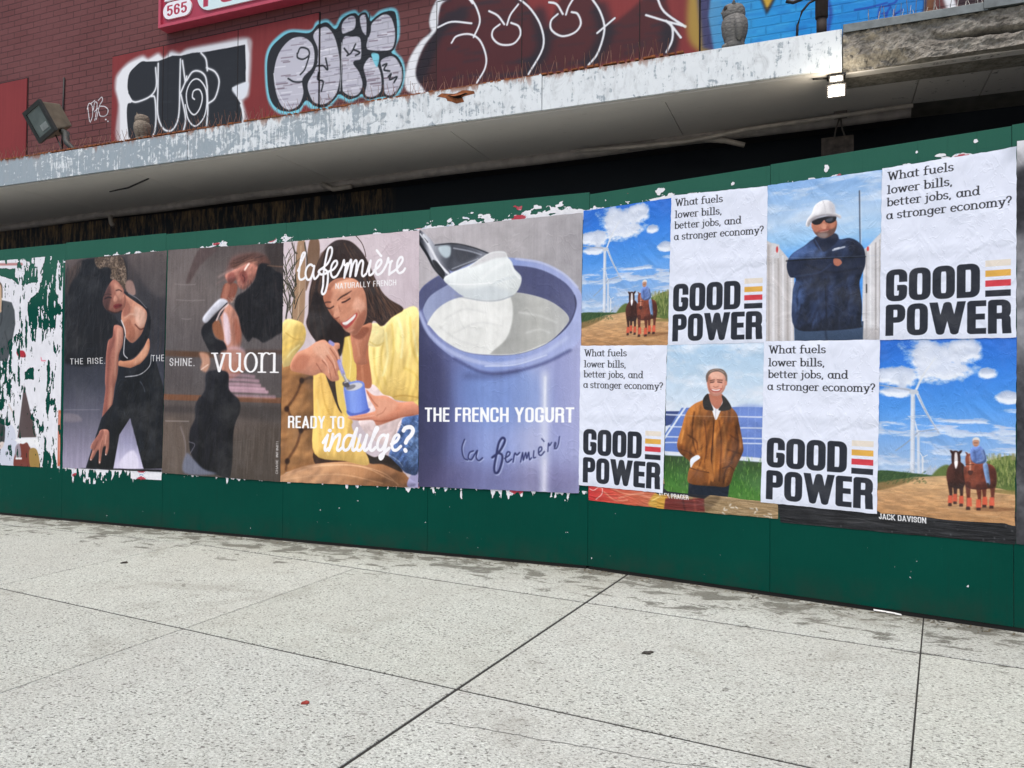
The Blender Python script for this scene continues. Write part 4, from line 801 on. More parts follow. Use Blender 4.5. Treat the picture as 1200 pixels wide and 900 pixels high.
    c.fill((164, 110, 92), 1, fm); c.relief(fm, .25, 7, 10, 10, .5); c.poly('242 336 258 344 300 336 344 322 354 318 344 350 300 374 260 362', (92, 74, 68), 7, .75, clip=fm); c.poly('266 352 300 346 318 354 304 372 274 370', (150, 140, 138), 8, .75); c.poly('246 306 268 306 276 326 262 338 246 330', (176, 122, 102), 6, .8, clip=fm); c.poly('322 300 354 292 352 312 338 326 324 320', (184, 128, 106), 6, .8, clip=fm); c.poly('264 308 290 300 312 306 300 320 274 322', (196, 138, 116), 6, .8); c.line('272 338 300 334 322 328', (150, 84, 76), 5, 1.5, .9); c.line('278 342 300 340 316 336', (196, 150, 140), 4, 1.5, .7); c.poly('286 304 300 302 306 322 296 328 284 322', (206, 150, 128), 3, .8); c.poly('330 300 352 296 346 320', (182, 124, 102), 5, .7)
    c.poly('236 284 296 268 350 258 354 284 330 300 306 296 296 284 276 304 246 306', (30, 30, 36), 2); c.poly('304 282 338 272 334 290 310 292', (110, 116, 128), 4, .6)
    c.poly('206 310 214 280 236 250 250 214 284 190 318 188 346 212 352 248 378 262 376 278 350 264 290 262 240 284 222 316', (222, 220, 222), 1.5); c.poly('214 296 240 270 300 256 352 258 376 274 350 268 290 270 236 292 222 316', (168, 162, 166), 4, .8); c.relief(c.mask('206 310 214 280 236 250 250 214 284 190 318 188 346 212 352 248 378 262 376 278 350 264 290 262 240 284 222 316', 1.5), .16, 8, 20, 20, 0); c.poly('250 230 270 205 290 198 280 240 262 260', (248, 246, 248), 8, .8); c.poly('318 192 346 214 350 250 330 250', (184, 182, 188), 8, .8); c.line('290 192 300 220 302 254', (196, 194, 198), 5, 3, .7)
    c.grain(6, 3, 3); c.grain(6, 40, 30)
    c.line('10 462 200 470 420 464 590 458', (190, 198, 212), 2.5, .8, .4)
    return c.image('print_worker', .32)
def art_man():
    c = Cv(480, 740, QUAD['man']); c.v(770, 395, 4.09)
    c.fill(c.grad((280, 30), (280, 340), (168, 196, 222), (184, 206, 226), (206, 218, 232)))
    n = fbm(c.H, c.W, 60, 120, 5, .6, 8); c.paint(np.clip((n-.42)*2.6, 0, .75), (0, 0, c.W, c.H), (222, 228, 238))
    # panels
    c.poly('30 480 120 340 400 336 520 338 520 590 350 580 30 550', (104, 128, 188), 1.5, sm=False); c.poly('36 356 110 356 70 420 36 430', (70, 84, 128), 2, sm=False); c.poly('380 340 520 340 520 470 400 460', (120, 142, 200), 14, .7)
    for y0, y1 in ((382, 386), (430, 438), (478, 488), (505, 512)): c.line([(30, y0-10 if y0 < 400 else y0), (520, y1)], (206, 214, 232), 6, 1.2, .9, sm=False)
    for x in (136, 200, 262, 330, 400, 440, 475, 510): c.line([(x, 338), (x-6, 580)], (150, 168, 212), 2.5, 1, .6, sm=False)
    c.line('28 500 70 440 140 334', (214, 222, 236), 9, 1.2, sm=False); c.line('30 552 200 564 520 588', (214, 218, 226), 12, 1.5, sm=False); c.line('30 572 200 580 520 606', (90, 98, 112), 8, 3, .8, sm=False)
    # grass
    c.poly('20 566 200 576 520 604 520 800 20 760', c.grad((280, 580), (280, 780), (58, 78, 50), (66, 108, 52), (86, 132, 62)), 4, sm=False)
    for i in range(420):
        x, y = rng.uniform(30, 500), rng.uniform(590, 790); c.line([(x, y), (x+rng.uniform(-5, 5), y-rng.uniform(10, 24))], [(44, 74, 36), (112, 156, 78), (74, 116, 54), (150, 176, 112)][i % 4], 2.5, .8, .6)
    # trousers
    c.poly('155 690 352 690 340 772 336 790 150 766', (28, 38, 52), 2, sm=False)
    # jacket
    jm = c.mask('226 300 246 276 316 284 352 330 384 370 396 420 414 520 410 560 372 640 344 712 270 714 160 702 150 660 160 600 112 556 98 512 118 440 144 360 180 322', 1.5)
    c.fill((140, 92, 50), 1, jm); c.poly('150 370 200 330 240 380 220 560 170 600 140 560', (158, 106, 60), 16, .7, clip=jm); c.poly('100 510 160 540 200 590 160 610 110 560', (112, 70, 38), 8, .7, clip=jm); c.poly('330 380 390 420 410 540 370 640 350 560', (120, 76, 40), 14, .7, clip=jm)
    for q in ('180 360 170 470 190 560', '230 400 240 520 230 600', '150 470 190 500 196 540', '120 540 160 556 200 590', '380 430 390 520 360 590', '360 600 330 640 320 700', '300 400 310 520 300 690', '210 600 190 650 160 690', '350 470 396 500', '340 540 402 560'): c.line(q, (86, 52, 28), 7, 4, .75, clip=jm)
    for q in ('210 350 200 450 210 560', '320 420 330 520 326 600', '280 460 276 560 270 650', '130 450 116 510', '398 470 404 530', '190 620 230 640 240 690', '350 640 330 690'): c.line(q, (190, 134, 82), 8, 5, .65, clip=jm)
    c.relief(jm, .38, 14, 80, 34, 1.5, seed=75)
    c.line('276 400 268 500 262 600 276 690', (74, 44, 24), 6, 2, .85, clip=jm); c.poly('232 586 262 600 276 680 262 690 240 640', (166, 112, 64), 4, .9); c.line('160 626 200 640 250 650', (74, 44, 24), 5, 2.5, .8); c.line('316 630 350 620 372 640', (74, 44, 24), 5, 2.5, .8); c.poly('150 640 240 650 238 700 160 702', (128, 82, 44), 6, .7, clip=jm)
    c.poly('162 586 194 566 208 580 180 602 164 626', (226, 230, 238), 1.2)
    # shirt, collar, neck, head
    c.poly('250 290 300 330 316 292 322 316 300 370 284 398 266 352', (232, 230, 234), 1.2); c.line('284 340 282 396', (180, 178, 190), 4, 1.5, .8)
    c.poly('248 274 314 274 312 320 290 346 262 320', (178, 118, 98), 2); c.poly('222 300 246 272 256 306 272 350 256 352 228 344', (44, 40, 38), 1.5); c.poly('312 280 334 296 358 340 330 354 296 350 316 316', (44, 40, 38), 1.5)
    fm = c.mask('240 200 250 172 290 160 324 176 332 214 326 250 306 276 284 284 258 274 244 244', 2)
    c.fill((214, 160, 142), 1, fm); c.relief(fm, .16, 8, 12, 12, .4); c.poly('240 200 256 190 256 250 270 278 248 260', (160, 106, 88), 8, .8, clip=fm); c.poly('262 174 306 172 316 196 264 198', (226, 178, 158), 8, .8, clip=fm); c.poly('300 220 322 220 316 250 298 256', (222, 164, 146), 7, .7, clip=fm)
    c.line('256 210 276 206', (92, 64, 54), 5, 1.5, .85); c.line('290 206 314 208', (92, 64, 54), 5, 1.5, .85); c.line('258 218 276 216', (66, 46, 42), 5, 1.2, .9); c.line('292 216 312 218', (66, 46, 42), 5, 1.2, .9); c.poly('276 216 288 216 292 236 282 240 272 236', (218, 160, 140), 2.5, .9); c.line('272 238 282 242 294 238', (150, 94, 80), 3.5, 1.5, .8)
    c.poly('256 248 284 252 312 246 302 262 284 266 266 262', (170, 92, 84), 1.5); c.poly('262 250 284 254 306 250 298 257 284 259 270 257', (246, 242, 238), .8); c.line('252 236 254 254', (164, 108, 92), 4, 2, .7); c.line('316 234 316 252', (164, 108, 92), 4, 2, .7)
    c.poly('238 214 236 186 250 162 280 152 316 156 336 180 338 214 330 220 328 190 310 172 288 166 262 172 248 190 244 214', (116, 102, 94), 2); c.line('256 166 290 156 322 170', (160, 146, 136), 5, 2.5, .8); c.ell(332, 222, 5, 12, (196, 136, 116), 1.5)
    c.grain(6, 3, 3); c.grain(5, 40, 30)
    c.line('36 376 200 380 500 384', (214, 206, 206), 2, .8, .45)
    return c.image('print_man', .32)
def art_torn():
    c = Cv(470, 860, QUAD['torn'], (226, 226, 232)); c.grain(8, 30, 12); m = np.zeros((c.H, c.W))
    def add(P, k, blur=10.):
        nonlocal m; m = m*(1-c.mask(P, blur))+k*c.mask(P, blur)
    c.v(0, 280, 6.43)
    m[:] = .36
    add('-140 60 300 60 300 150 -140 165', .05); add('300 60 500 60 500 150 300 170', .16); add('-140 165 190 165 190 215 -140 215', .95, 3); add('-140 240 110 232 180 290 150 330 -140 310', .05, 4)
    add('120 190 220 170 200 340 130 330', .52); add('260 120 340 110 330 300 270 310', .6); add('205 480 260 430 330 500 320 720 230 720', .16, 16); add('340 180 440 180 430 700 330 700', .2, 16); add('430 250 490 250 490 1700 440 1700', .55, 8)
    add('-140 310 90 306 150 352 290 326 290 392 232 448 206 492 214 700 130 712 -140 900', .97, 3); add('130 560 210 560 200 760 150 760', .55)
    add('120 760 480 770 470 1560 120 1560', .66, 30); add('-140 900 120 900 110 1300 -140 1300', .58, 20)
    c.v(0, 410, 5.62)
    for q, k in (('180 130 240 120 240 190 180 200', .12), ('210 330 245 330 240 470 215 470', .18), ('300 100 345 110 320 400 300 380', .28), ('-100 120 40 140 40 360 -100 400', .3), ('280 720 360 700 360 770 290 770', .3), ('40 500 110 520 100 770 -100 770 -100 480', .98), ('118 580 244 575 240 240 160 232', .97), ('100 600 266 600 266 780 100 780', .98), ('384 396 414 396 412 772 378 772', .98), ('395 0 416 0 416 400 395 400', .9), ('180 430 250 520 250 760 270 770 300 500', .7), ('230 30 300 30 300 330 240 320', .92)): add(q, k, 5)
    # what is left of the old prints
    c.v(0, 280, 6.43)
    c.poly('-140 452 20 462 90 478 112 540 118 640 92 780 60 920 -140 920', (72, 78, 82), 2, sm=False); c.line('40 700 70 820 90 900', (46, 52, 56), 14, 7, .7); c.line('20 480 16 600 0 660', (40, 44, 48), 10, 4, .8); c.poly('-140 330 0 326 16 400 12 520 0 560 -140 640', (196, 168, 136), 3); c.line('0 330 16 360 18 440', (60, 46, 40), 8, 3)
    c.poly('-140 186 170 180 176 198 -140 204', (186, 130, 128), 2, sm=False); c.poly('128 848 176 842 196 872 190 892 140 884', (176, 42, 56), 3); 
    c.v(0, 410, 5.62); c.line('272 50 276 72 302 72', (216, 60, 90), 4, 1, sm=False)
    c.poly('-140 400 0 440 42 540 34 606 0 616 -140 640', (54, 58, 60), 2); c.poly('0 612 30 610 24 660 0 672', (210, 196, 190), 3); c.poly('42 500 100 530 96 756 -100 760 20 640', (204, 208, 222), 3)
    c.poly('160 232 242 575 118 578', (84, 70, 70), 1.5, sm=False); c.poly('100 690 150 600 200 640 210 780 100 780', (116, 54, 44), 3); c.poly('195 660 245 660 264 780 205 780', (156, 126, 66), 3); c.poly('104 640 130 620 140 700 106 706', (150, 140, 150), 2); c.poly('104 708 146 708 146 722 104 722', (232, 230, 232), 1, sm=False); c.poly('106 600 150 620 180 610 200 640 230 620 250 650 250 590 110 590', (236, 236, 238), 2)
    c.poly('386 398 410 396 410 766 380 766', (190, 104, 80), 2, sm=False); c.line('396 420 392 600 396 740', (224, 170, 150), 6, 3, .7); c.line('60 360 90 420', (170, 150, 130), 10, 4, .5)
    c.al = None
    return c.image('print_torn'), m
def art_red():
    c = Cv(400, 110, QUAD['red'], (206, 84, 66)); c.v(672, 395, 4.186)
    c.fill(c.grad((75, 760), (460, 800), (206, 56, 58), (208, 96, 70), (190, 120, 88))); c.grain(14, 12, 30)
    for q in ('180 740 260 770 340 765', '220 790 300 770 380 790', '150 760 200 800 260 800'): c.line(q, (226, 150, 120), 8, 3, .7)
    c.line('120 736 140 742 138 770 110 796', (240, 214, 206), 4, 1, .9); c.line('80 744 100 752 120 738', (240, 214, 206), 4, 1, .9)
    c.poly('372 800 400 766 440 770 470 800 470 850 372 830', (206, 160, 70), 4); c.line('380 804 420 786 450 806', (244, 216, 130), 6, 2, .8); c.poly('440 800 500 790 500 850 440 840', (122, 44, 46), 5)
    return c.image('print_fruit')
def art_carpet():
    c = Cv(480, 110, QUAD['carpet'], (160, 134, 98)); c.v(770, 395, 4.09); c.grain(16, 3, 3); c.grain(12, 8, 20)
    c.poly('-30 740 60 750 60 830 -30 820', (204, 154, 62), 4); c.poly('50 770 180 780 250 770 252 840 40 826', (112, 46, 42), 3, sm=False); c.line('140 770 150 830', (70, 30, 30), 10, 5, .7); c.line('200 775 205 835', (150, 72, 60), 12, 6, .6)
    c.poly('-30 700 340 720 250 778 150 762 -30 752', (34, 36, 44), 2, sm=False); c.poly('252 780 330 770 260 838', (104, 84, 60), 8, .7)
    q = c.T([(14, 768), (172, 782)]); text(c, 'ALEX PRAGER', 'head', q[0, 0], q[0, 1]+1, 18, q[1, 0]-q[0, 0], (240, 238, 238), dy=q[1, 1]-q[0, 1])
    for i in range(16): x, y = rng.uniform(330, 580), rng.uniform(800, 870); a = rng.uniform(0, 3); c.line([(x, y), (x+14*cos(a), y+10*sin(a))], (232, 226, 214), 5, 1, .9)
    return c.image('print_carpet')
def art_black():
    c = Cv(700, 100, QUAD['black'], (34, 35, 38)); c.v(1020, 385, 3.53); c.grain(14, 20, 40); c.grain(8, 3, 3)
    q = c.T([(28, 783), (224, 802)]); text(c, 'JACK DAVISON', 'head', q[0, 0], q[0, 1]+3, 19, q[1, 0]-q[0, 0], (240, 240, 240), dy=q[1, 1]-q[0, 1])
    for i in range(26): x, y = rng.uniform(-300, 590), rng.uniform(800, 890); c.ell(x, y, rng.uniform(1, 3), rng.uniform(1, 5), (150, 150, 152), .8, .7)
    return c.image('print_black')
def art_grey():
    c = Cv(400, 640, None, (62, 62, 66)); c.fill(c.grad((0, 0), (0, 640), (226, 226, 230), (58, 58, 62), (120, 120, 124), (150, 150, 154), (70, 70, 74), (60, 60, 64), (90, 90, 94), (48, 48, 52)))
    c.poly([(0, 44), (400, 50), (400, 160), (0, 150)], (44, 44, 48), 4, sm=False); c.poly([(40, 170), (360, 190), (400, 330), (150, 400), (20, 330)], (156, 156, 160), 30, .8)
    for y, x0 in ((230, 20), (262, 10), (292, 40)): c.line([(x0, y), (150, y-16), (300, y+8)], (54, 54, 58), 16, 6, .8); c.line([(x0, y+14), (160, y), (300, y+24)], (206, 206, 210), 8, 4, .8)
    c.grain(30, 12, 10, 4); c.grain(20, 60, 40)
    return c.image('print_grey')
ART = dict(rise=art_rise(), shine=fin_shine(), woman=art_woman(), yogurt=art_yogurt(), gp=art_gp(), horse=art_horse(), hat=art_hat(), man=art_man(), red=art_red(), carpet=art_carpet(), black=art_black(), grey=art_grey())
ART['torn'], TORN_MASK = art_torn()

# ---------------------------------------------------------------- paint on the wall above the canopy
WV = 1.05                                   # the wall's distance behind the fence line
GU0, GU1, GZ0, GZ1 = -7.6, 3.6, 3.2, 5.2
def art_wall():
    c = Cv(2240, 400, [proj(W(u, WV, z)) for u, z in ((GU0, GZ1), (GU1, GZ1), (GU1, GZ0), (GU0, GZ0))], (235, 238, 242), True)
    wh, bk, cy, sv = (236, 239, 243), (40, 44, 50), (128, 208, 226), (196, 196, 208)
    c.v(0, 0, 4.5)                          # small white tag
    for q in ('462 560 472 640', '460 575 470 545 486 560 488 610 476 645', '492 580 500 540 512 545 508 590 500 635', '496 590 516 570', '518 530 536 512 540 530 524 560 508 630', '524 560 552 562 570 580 560 608 530 612 522 590', '480 545 500 530'): c.line(q, wh, 6, .6)
    c.ell(558, 630, 4, 4, wh, .6); c.ell(569, 640, 4, 4, wh, .6)
    c.v(120, 30, 6)                         # black and white piece
    c.poly('96 450 104 360 150 300 200 256 290 214 330 234 400 196 440 228 490 182 550 196 600 168 680 150 800 128 1032 90 1052 205 1042 420 1032 500 995 536 1014 620 1006 700 740 760 560 780 380 810 120 830 120 560', wh, 14, .5)
    c.poly('104 450 112 370 150 310 200 268 290 226 330 246 400 206 440 240 490 192 550 206 600 178 680 160 800 138 1022 100 1040 205 1030 420 1020 490 985 524 1002 620 994 690 740 748 560 770 380 800 130 820 130 560', wh, 5, .97, sm=False)
    c.poly('188 440 208 330 290 258 400 254 500 216 560 216 640 196 725 190 1010 140 1015 400 918 440 980 560 990 690 740 735 570 760 215 804 186 700 188 560 222 536 190 478', bk, 2, sm=False)
    c.poly('184 432 196 344 240 290 292 254 340 276 376 326 376 420 332 492 232 532 196 478', bk, 2); c.poly('184 560 240 552 368 512 382 560 382 720 362 790 215 806 186 720', bk, 2)
    c.poly('392 290 440 262 500 222 548 226 556 300 552 560 540 660 500 738 440 738 404 690 392 600', bk, 2); c.poly('580 262 600 220 650 196 706 200 740 250 742 330 800 330 826 400 816 480 760 550 744 560 744 740 590 752 576 650 570 560', bk, 2)
    c.poly('728 192 1010 138 1016 300 1006 396 916 440 946 500 984 560 992 690 750 735 750 560 800 520 826 420 800 340 746 310', bk, 2, sm=False)
    for i in range(40): x, y = rng.uniform(200, 980), rng.uniform(240, 700); c.line([(x, y), (x+60, y-8)], (62, 66, 72), 6, 3, .35)
    for q in ('382 300 386 430 344 500 250 540 205 530', '400 270 398 430 396 620 430 720 480 744 520 710 546 620 552 420 556 240', '556 480 590 400 600 360', '560 490 588 620 590 690 570 760', '600 390 640 330 690 325 730 360 744 430', '740 300 800 330 828 400 800 510 750 552', '700 195 735 240 745 320', '352 500 376 512 384 640 378 730 360 790', '744 440 748 600 736 740', '980 560 996 620 992 690', '570 250 590 400'): c.line(q, wh, 24, 7, .4); c.line(q, wh, 14, 1)
    c.line('655 522 640 505 650 462 690 455 710 510 690 590 650 630 610 580 598 480 630 400 680 380 730 440 742 540 720 650 660 710 610 660 590 560', wh, 13, 1)
    c.poly('920 442 1030 400 1018 490 986 522 950 500', (226, 232, 240), 3); c.line('470 180 466 690', (24, 26, 30), 4, 1, .8, sm=False)
    c.v(300, 0, 6)                          # silver piece with a pale blue edge
    ol = '70 470 90 350 150 270 240 215 390 216 430 160 500 138 556 180 600 110 690 72 726 96 770 74 816 120 870 76 960 56 1000 100 1008 250 975 350 1030 420 1048 520 1020 640 960 686 800 706 740 680 660 720 580 690 500 770 400 770 350 740 300 800 170 800 90 700'
    c.poly(ol, cy, 3); c.poly('84 480 104 360 165 285 250 232 380 236 440 178 500 158 560 205 610 128 690 92 730 116 775 94 810 150 880 94 955 76 985 110 990 250 950 360 1010 420 1028 520 1004 630 950 668 800 690 740 662 660 700 580 664 500 748 420 750 360 710 300 775 180 780 104 690', bk, 2)
    S = ['126 520 160 380 240 280 330 256 400 300 424 380 410 480 340 560 346 660 310 750 240 782 180 750 140 650', '402 260 440 200 500 182 556 250 590 380 600 520 570 660 500 732 420 736 380 680 364 590 420 480 436 360', '602 160 660 106 704 120 700 200 650 232 602 240', '604 280 680 250 736 260 746 340 740 420 690 440 730 500 756 590 730 660 680 684 620 660 600 600', '724 120 770 96 784 160 780 260 770 330 800 360 940 360 980 300 982 200 950 110 890 96 810 160 800 220 780 260 740 220', '750 470 800 396 850 440 884 520 884 640 820 690 760 670 772 580', '870 430 930 390 984 400 1026 480 1020 590 960 674 900 660 890 540']
    sm = np.zeros((c.H, c.W))
    for q in S: k = c.mask(q, 1.5); sm = np.maximum(sm, k); c.fill(sv, 1, k)
    for i in range(260):
        x, y = rng.uniform(120, 1020), rng.uniform(100, 770); L = rng.uniform(30, 90); c.line([(x, y), (x+L, y-L*.12)], [(226, 226, 236), (150, 146, 164), (236, 236, 244), (112, 96, 108)][i % 4], rng.uniform(4, 11), 1.6, .75, clip=sm)
    for q in S: P_ = smooth(pts(q)); c.line(np.vstack([P_, P_[:1]]), bk, 17, 1.2, sm=False)
    for q in ('800 90 796 160 800 220',): c.line(q, bk, 9, 1)
    for q in ('300 380 320 340 370 350 380 390 340 420 300 410 296 380', '380 400 350 490 318 528', '232 556 280 580 350 570 410 500 436 440', '430 470 470 460 504 490 490 410', '446 510 440 560 472 574 460 640', '620 340 650 380 640 390 670 370 700 310', '690 350 730 370 700 390', '890 460 920 450 900 490 940 500', '930 540 950 520 940 560 990 540 970 580'): c.line(q, bk, 13, 1.2)
    c.poly('810 380 860 380 864 430 846 470', cy, 2)
    for q in ('130 520 160 650 240 782', '1020 470 1024 560 980 660', '602 300 600 480 590 640'): c.line(q, (240, 242, 246), 6, 1.5, .8)
    c.v(470, 0, 3.333)                      # big dark outline piece
    wash = c.mask('60 360 60 240 140 120 140 40 200 -20 460 -20 560 120 640 -20 760 -20 810 100 1000 -30 1060 90 1060 200 740 260 500 300 290 340', 10)
    c.fill((56, 32, 38), .8, wash)
    for i in range(150): x, y = rng.uniform(80, 1050), rng.uniform(-40, 330); c.line([(x, y), (x+rng.uniform(30, 110), y-10)], [(44, 42, 52), (40, 42, 54), (84, 36, 40)][i % 3], rng.uniform(5, 14), 4, .5, clip=wash)
    for q in ('70 300 150 120 240 60', '540 60 560 180 500 290', '780 40 800 140 740 250', '1050 110 1050 200'): c.line(q, (30, 33, 44), 62, 16, .8)
    c.poly('20 350 26 250 70 170 120 120 112 80 130 20 160 -20 210 -20 160 20 146 60 142 112 90 180 60 260 62 310 96 364', wh, 2); c.poly('130 20 160 -10 150 60 140 108 116 112 114 70', wh, 2)
    for q in ('146 110 200 88 278 94', '200 170 220 144 270 136 310 160 334 220 330 270 298 326', '276 -4 300 40 310 90 286 148', '262 -10 282 16', '346 46 380 64 406 98', '416 100 430 60 460 20', '388 98 362 120 360 150 390 176 440 174 468 140 462 106 432 92', '458 -6 510 40 550 110 556 190 500 292', '580 12 610 20 634 58', '646 60 656 30 676 -4', '614 58 588 84 590 120 630 144 680 130 704 96 692 58 668 50', '742 -10 780 50 796 120 770 210 734 256', '768 132 836 74', '1000 -10 1030 50 1112 108', '958 62 1030 84 1112 106', '1036 84 1060 110 1060 160 1038 206', '1050 92 1094 150'): c.line(q, wh, 8, .8)
    c.v(800, 0, 3)                          # blue mural
    c.poly('30 -40 90 -40 100 160 60 180 20 120', (176, 150, 70), 10, .8); c.poly('50 -40 110 -40 120 180 70 170', (62, 66, 110), 8, .95, sm=False)
    c.poly('104 -60 880 -60 850 100 560 130 110 180 90 60', c.grad((100, 0), (860, 0), (84, 150, 196), (44, 152, 220), (30, 146, 222), (36, 140, 218), (40, 124, 200)), 3, sm=False)
    for i in range(90): x, y = rng.uniform(100, 860), rng.uniform(-30, 150); c.line([(x, y), (x+rng.uniform(20, 70), y-8)], [(70, 176, 232), (28, 116, 196)][i % 2], 8, 5, .5)
    c.poly('262 -30 340 -30 296 52', (38, 40, 52), 2, sm=False); c.poly('276 -20 326 -20 296 34', (206, 166, 62), 2, sm=False); c.line('500 -20 520 40 510 110', (40, 60, 150), 10, 3, .8)
    c.line('846 -30 866 10 846 80', (206, 186, 76), 7, 1.5); c.line('838 -30 856 10 836 80', (44, 50, 100), 9, 3, .9)
    c.v(1000, 0, 6)
    for q in ('10 70 120 50 236 20', '184 60 176 120', '190 50 260 44 236 90 230 150', '200 96 240 90', '280 70 290 110 300 160', '340 70 290 110 366 154', '250 30 290 20 310 -6'): c.line(q, (36, 70, 170), 11, 2, .85)
    c.poly('520 -40 580 -40 572 160 490 150', (116, 74, 52), 3, .9, sm=False)
    c.poly('700 -40 1300 -40 1300 160 780 120', (54, 42, 48), 4, .95, sm=False); c.poly('636 -30 700 -30 730 60 780 110 720 110 676 90', wh, 3); c.line('1090 50 1120 10 1150 -20', wh, 12, 2)
    return c.image('paint_wall')
ART['wall'] = art_wall()

def wall_mat(name, kind):
    t = NT(name)
    uv = t.n('UVMap').outputs[0]
    im = t.n('TexImage', interpolation='Cubic', extension='CLIP'); im.image = ART['wall']
    mp = t.n('Mapping'); t.set(mp.inputs[0], uv); t.set(im.inputs[0], mp.outputs[0])
    mp.inputs['Location'].default_value = (-GU0/(GU1-GU0), -GZ0/(GZ1-GZ0), 0); mp.inputs['Scale'].default_value = (1/(GU1-GU0), 1/(GZ1-GZ0), 1)
    big = t.noise(uv, 1.3, 4); fine = t.noise(uv, 40, 4)
    if kind == 'brick':
        br = t.n('TexBrick', offset=.5, squash=1.); t.set(br.inputs['Vector'], uv)
        for k, v in (('Scale', 1.), ('Mortar Size', .006), ('Mortar Smooth', .3), ('Bias', 0.), ('Brick Width', .21), ('Row Height', .0675)): br.inputs[k].default_value = v
        br.inputs['Color1'].default_value = lin((110, 66, 66)); br.inputs['Color2'].default_value = lin((102, 59, 59)); br.inputs['Mortar'].default_value = lin((74, 44, 46))
        base = t.mix(t.ramp(big, (.35, 0), (.7, .5)), br.outputs[0], lin((118, 76, 76)))
        base = t.mix(t.ramp(t.noise(uv, 26, 5, .7), (.62, 0), (.72, .6)), base, lin((62, 34, 36)))
        paint = t.mix(br.outputs['Fac'], im.outputs[0], t.mix(.12, im.outputs[0], lin((30, 28, 34))))
        col = t.mix(im.outputs[1], base, paint)
        h = t.math('ADD', t.math('MULTIPLY', br.outputs['Fac'], -1.), t.math('MULTIPLY', fine, .35))
        return t.out(col, .75, t.bump(h, .75, .008), spec=.25)
    st = t.n('Mapping'); t.set(st.inputs[0], uv); st.inputs['Scale'].default_value = (40, 1.2, 1)
    gr = t.noise(st.outputs[0], 1, 5)
    base = t.mix(gr, lin((126, 46, 48)), lin((142, 58, 58))); base = t.mix(t.ramp(big, (.4, 0), (.75, .45)), base, lin((104, 40, 44)))
    return t.out(t.mix(im.outputs[1], base, im.outputs[0]), .65, t.bump(gr, .2, .004), spec=.25)
M_BRICK, M_BOARD = wall_mat('painted_brick', 'brick'), wall_mat('painted_board', 'board')

def wall_plane(u0, u1, z0, z1, name, mat, parent, proud=0., th=.03):
    """a slab facing the street with u,z in metres as its UV map"""
    m = MB(); m.box(u0, u1, WV-proud, WV-proud+th, z0, z1)
    o = m.build(name, mat, parent); me = o.data; l = me.uv_layers.new(name='UVMap')
    for lp in me.loops: v = me.vertices[lp.vertex_index].co; l.data[lp.index].uv = (v.x, v.z)
    return o

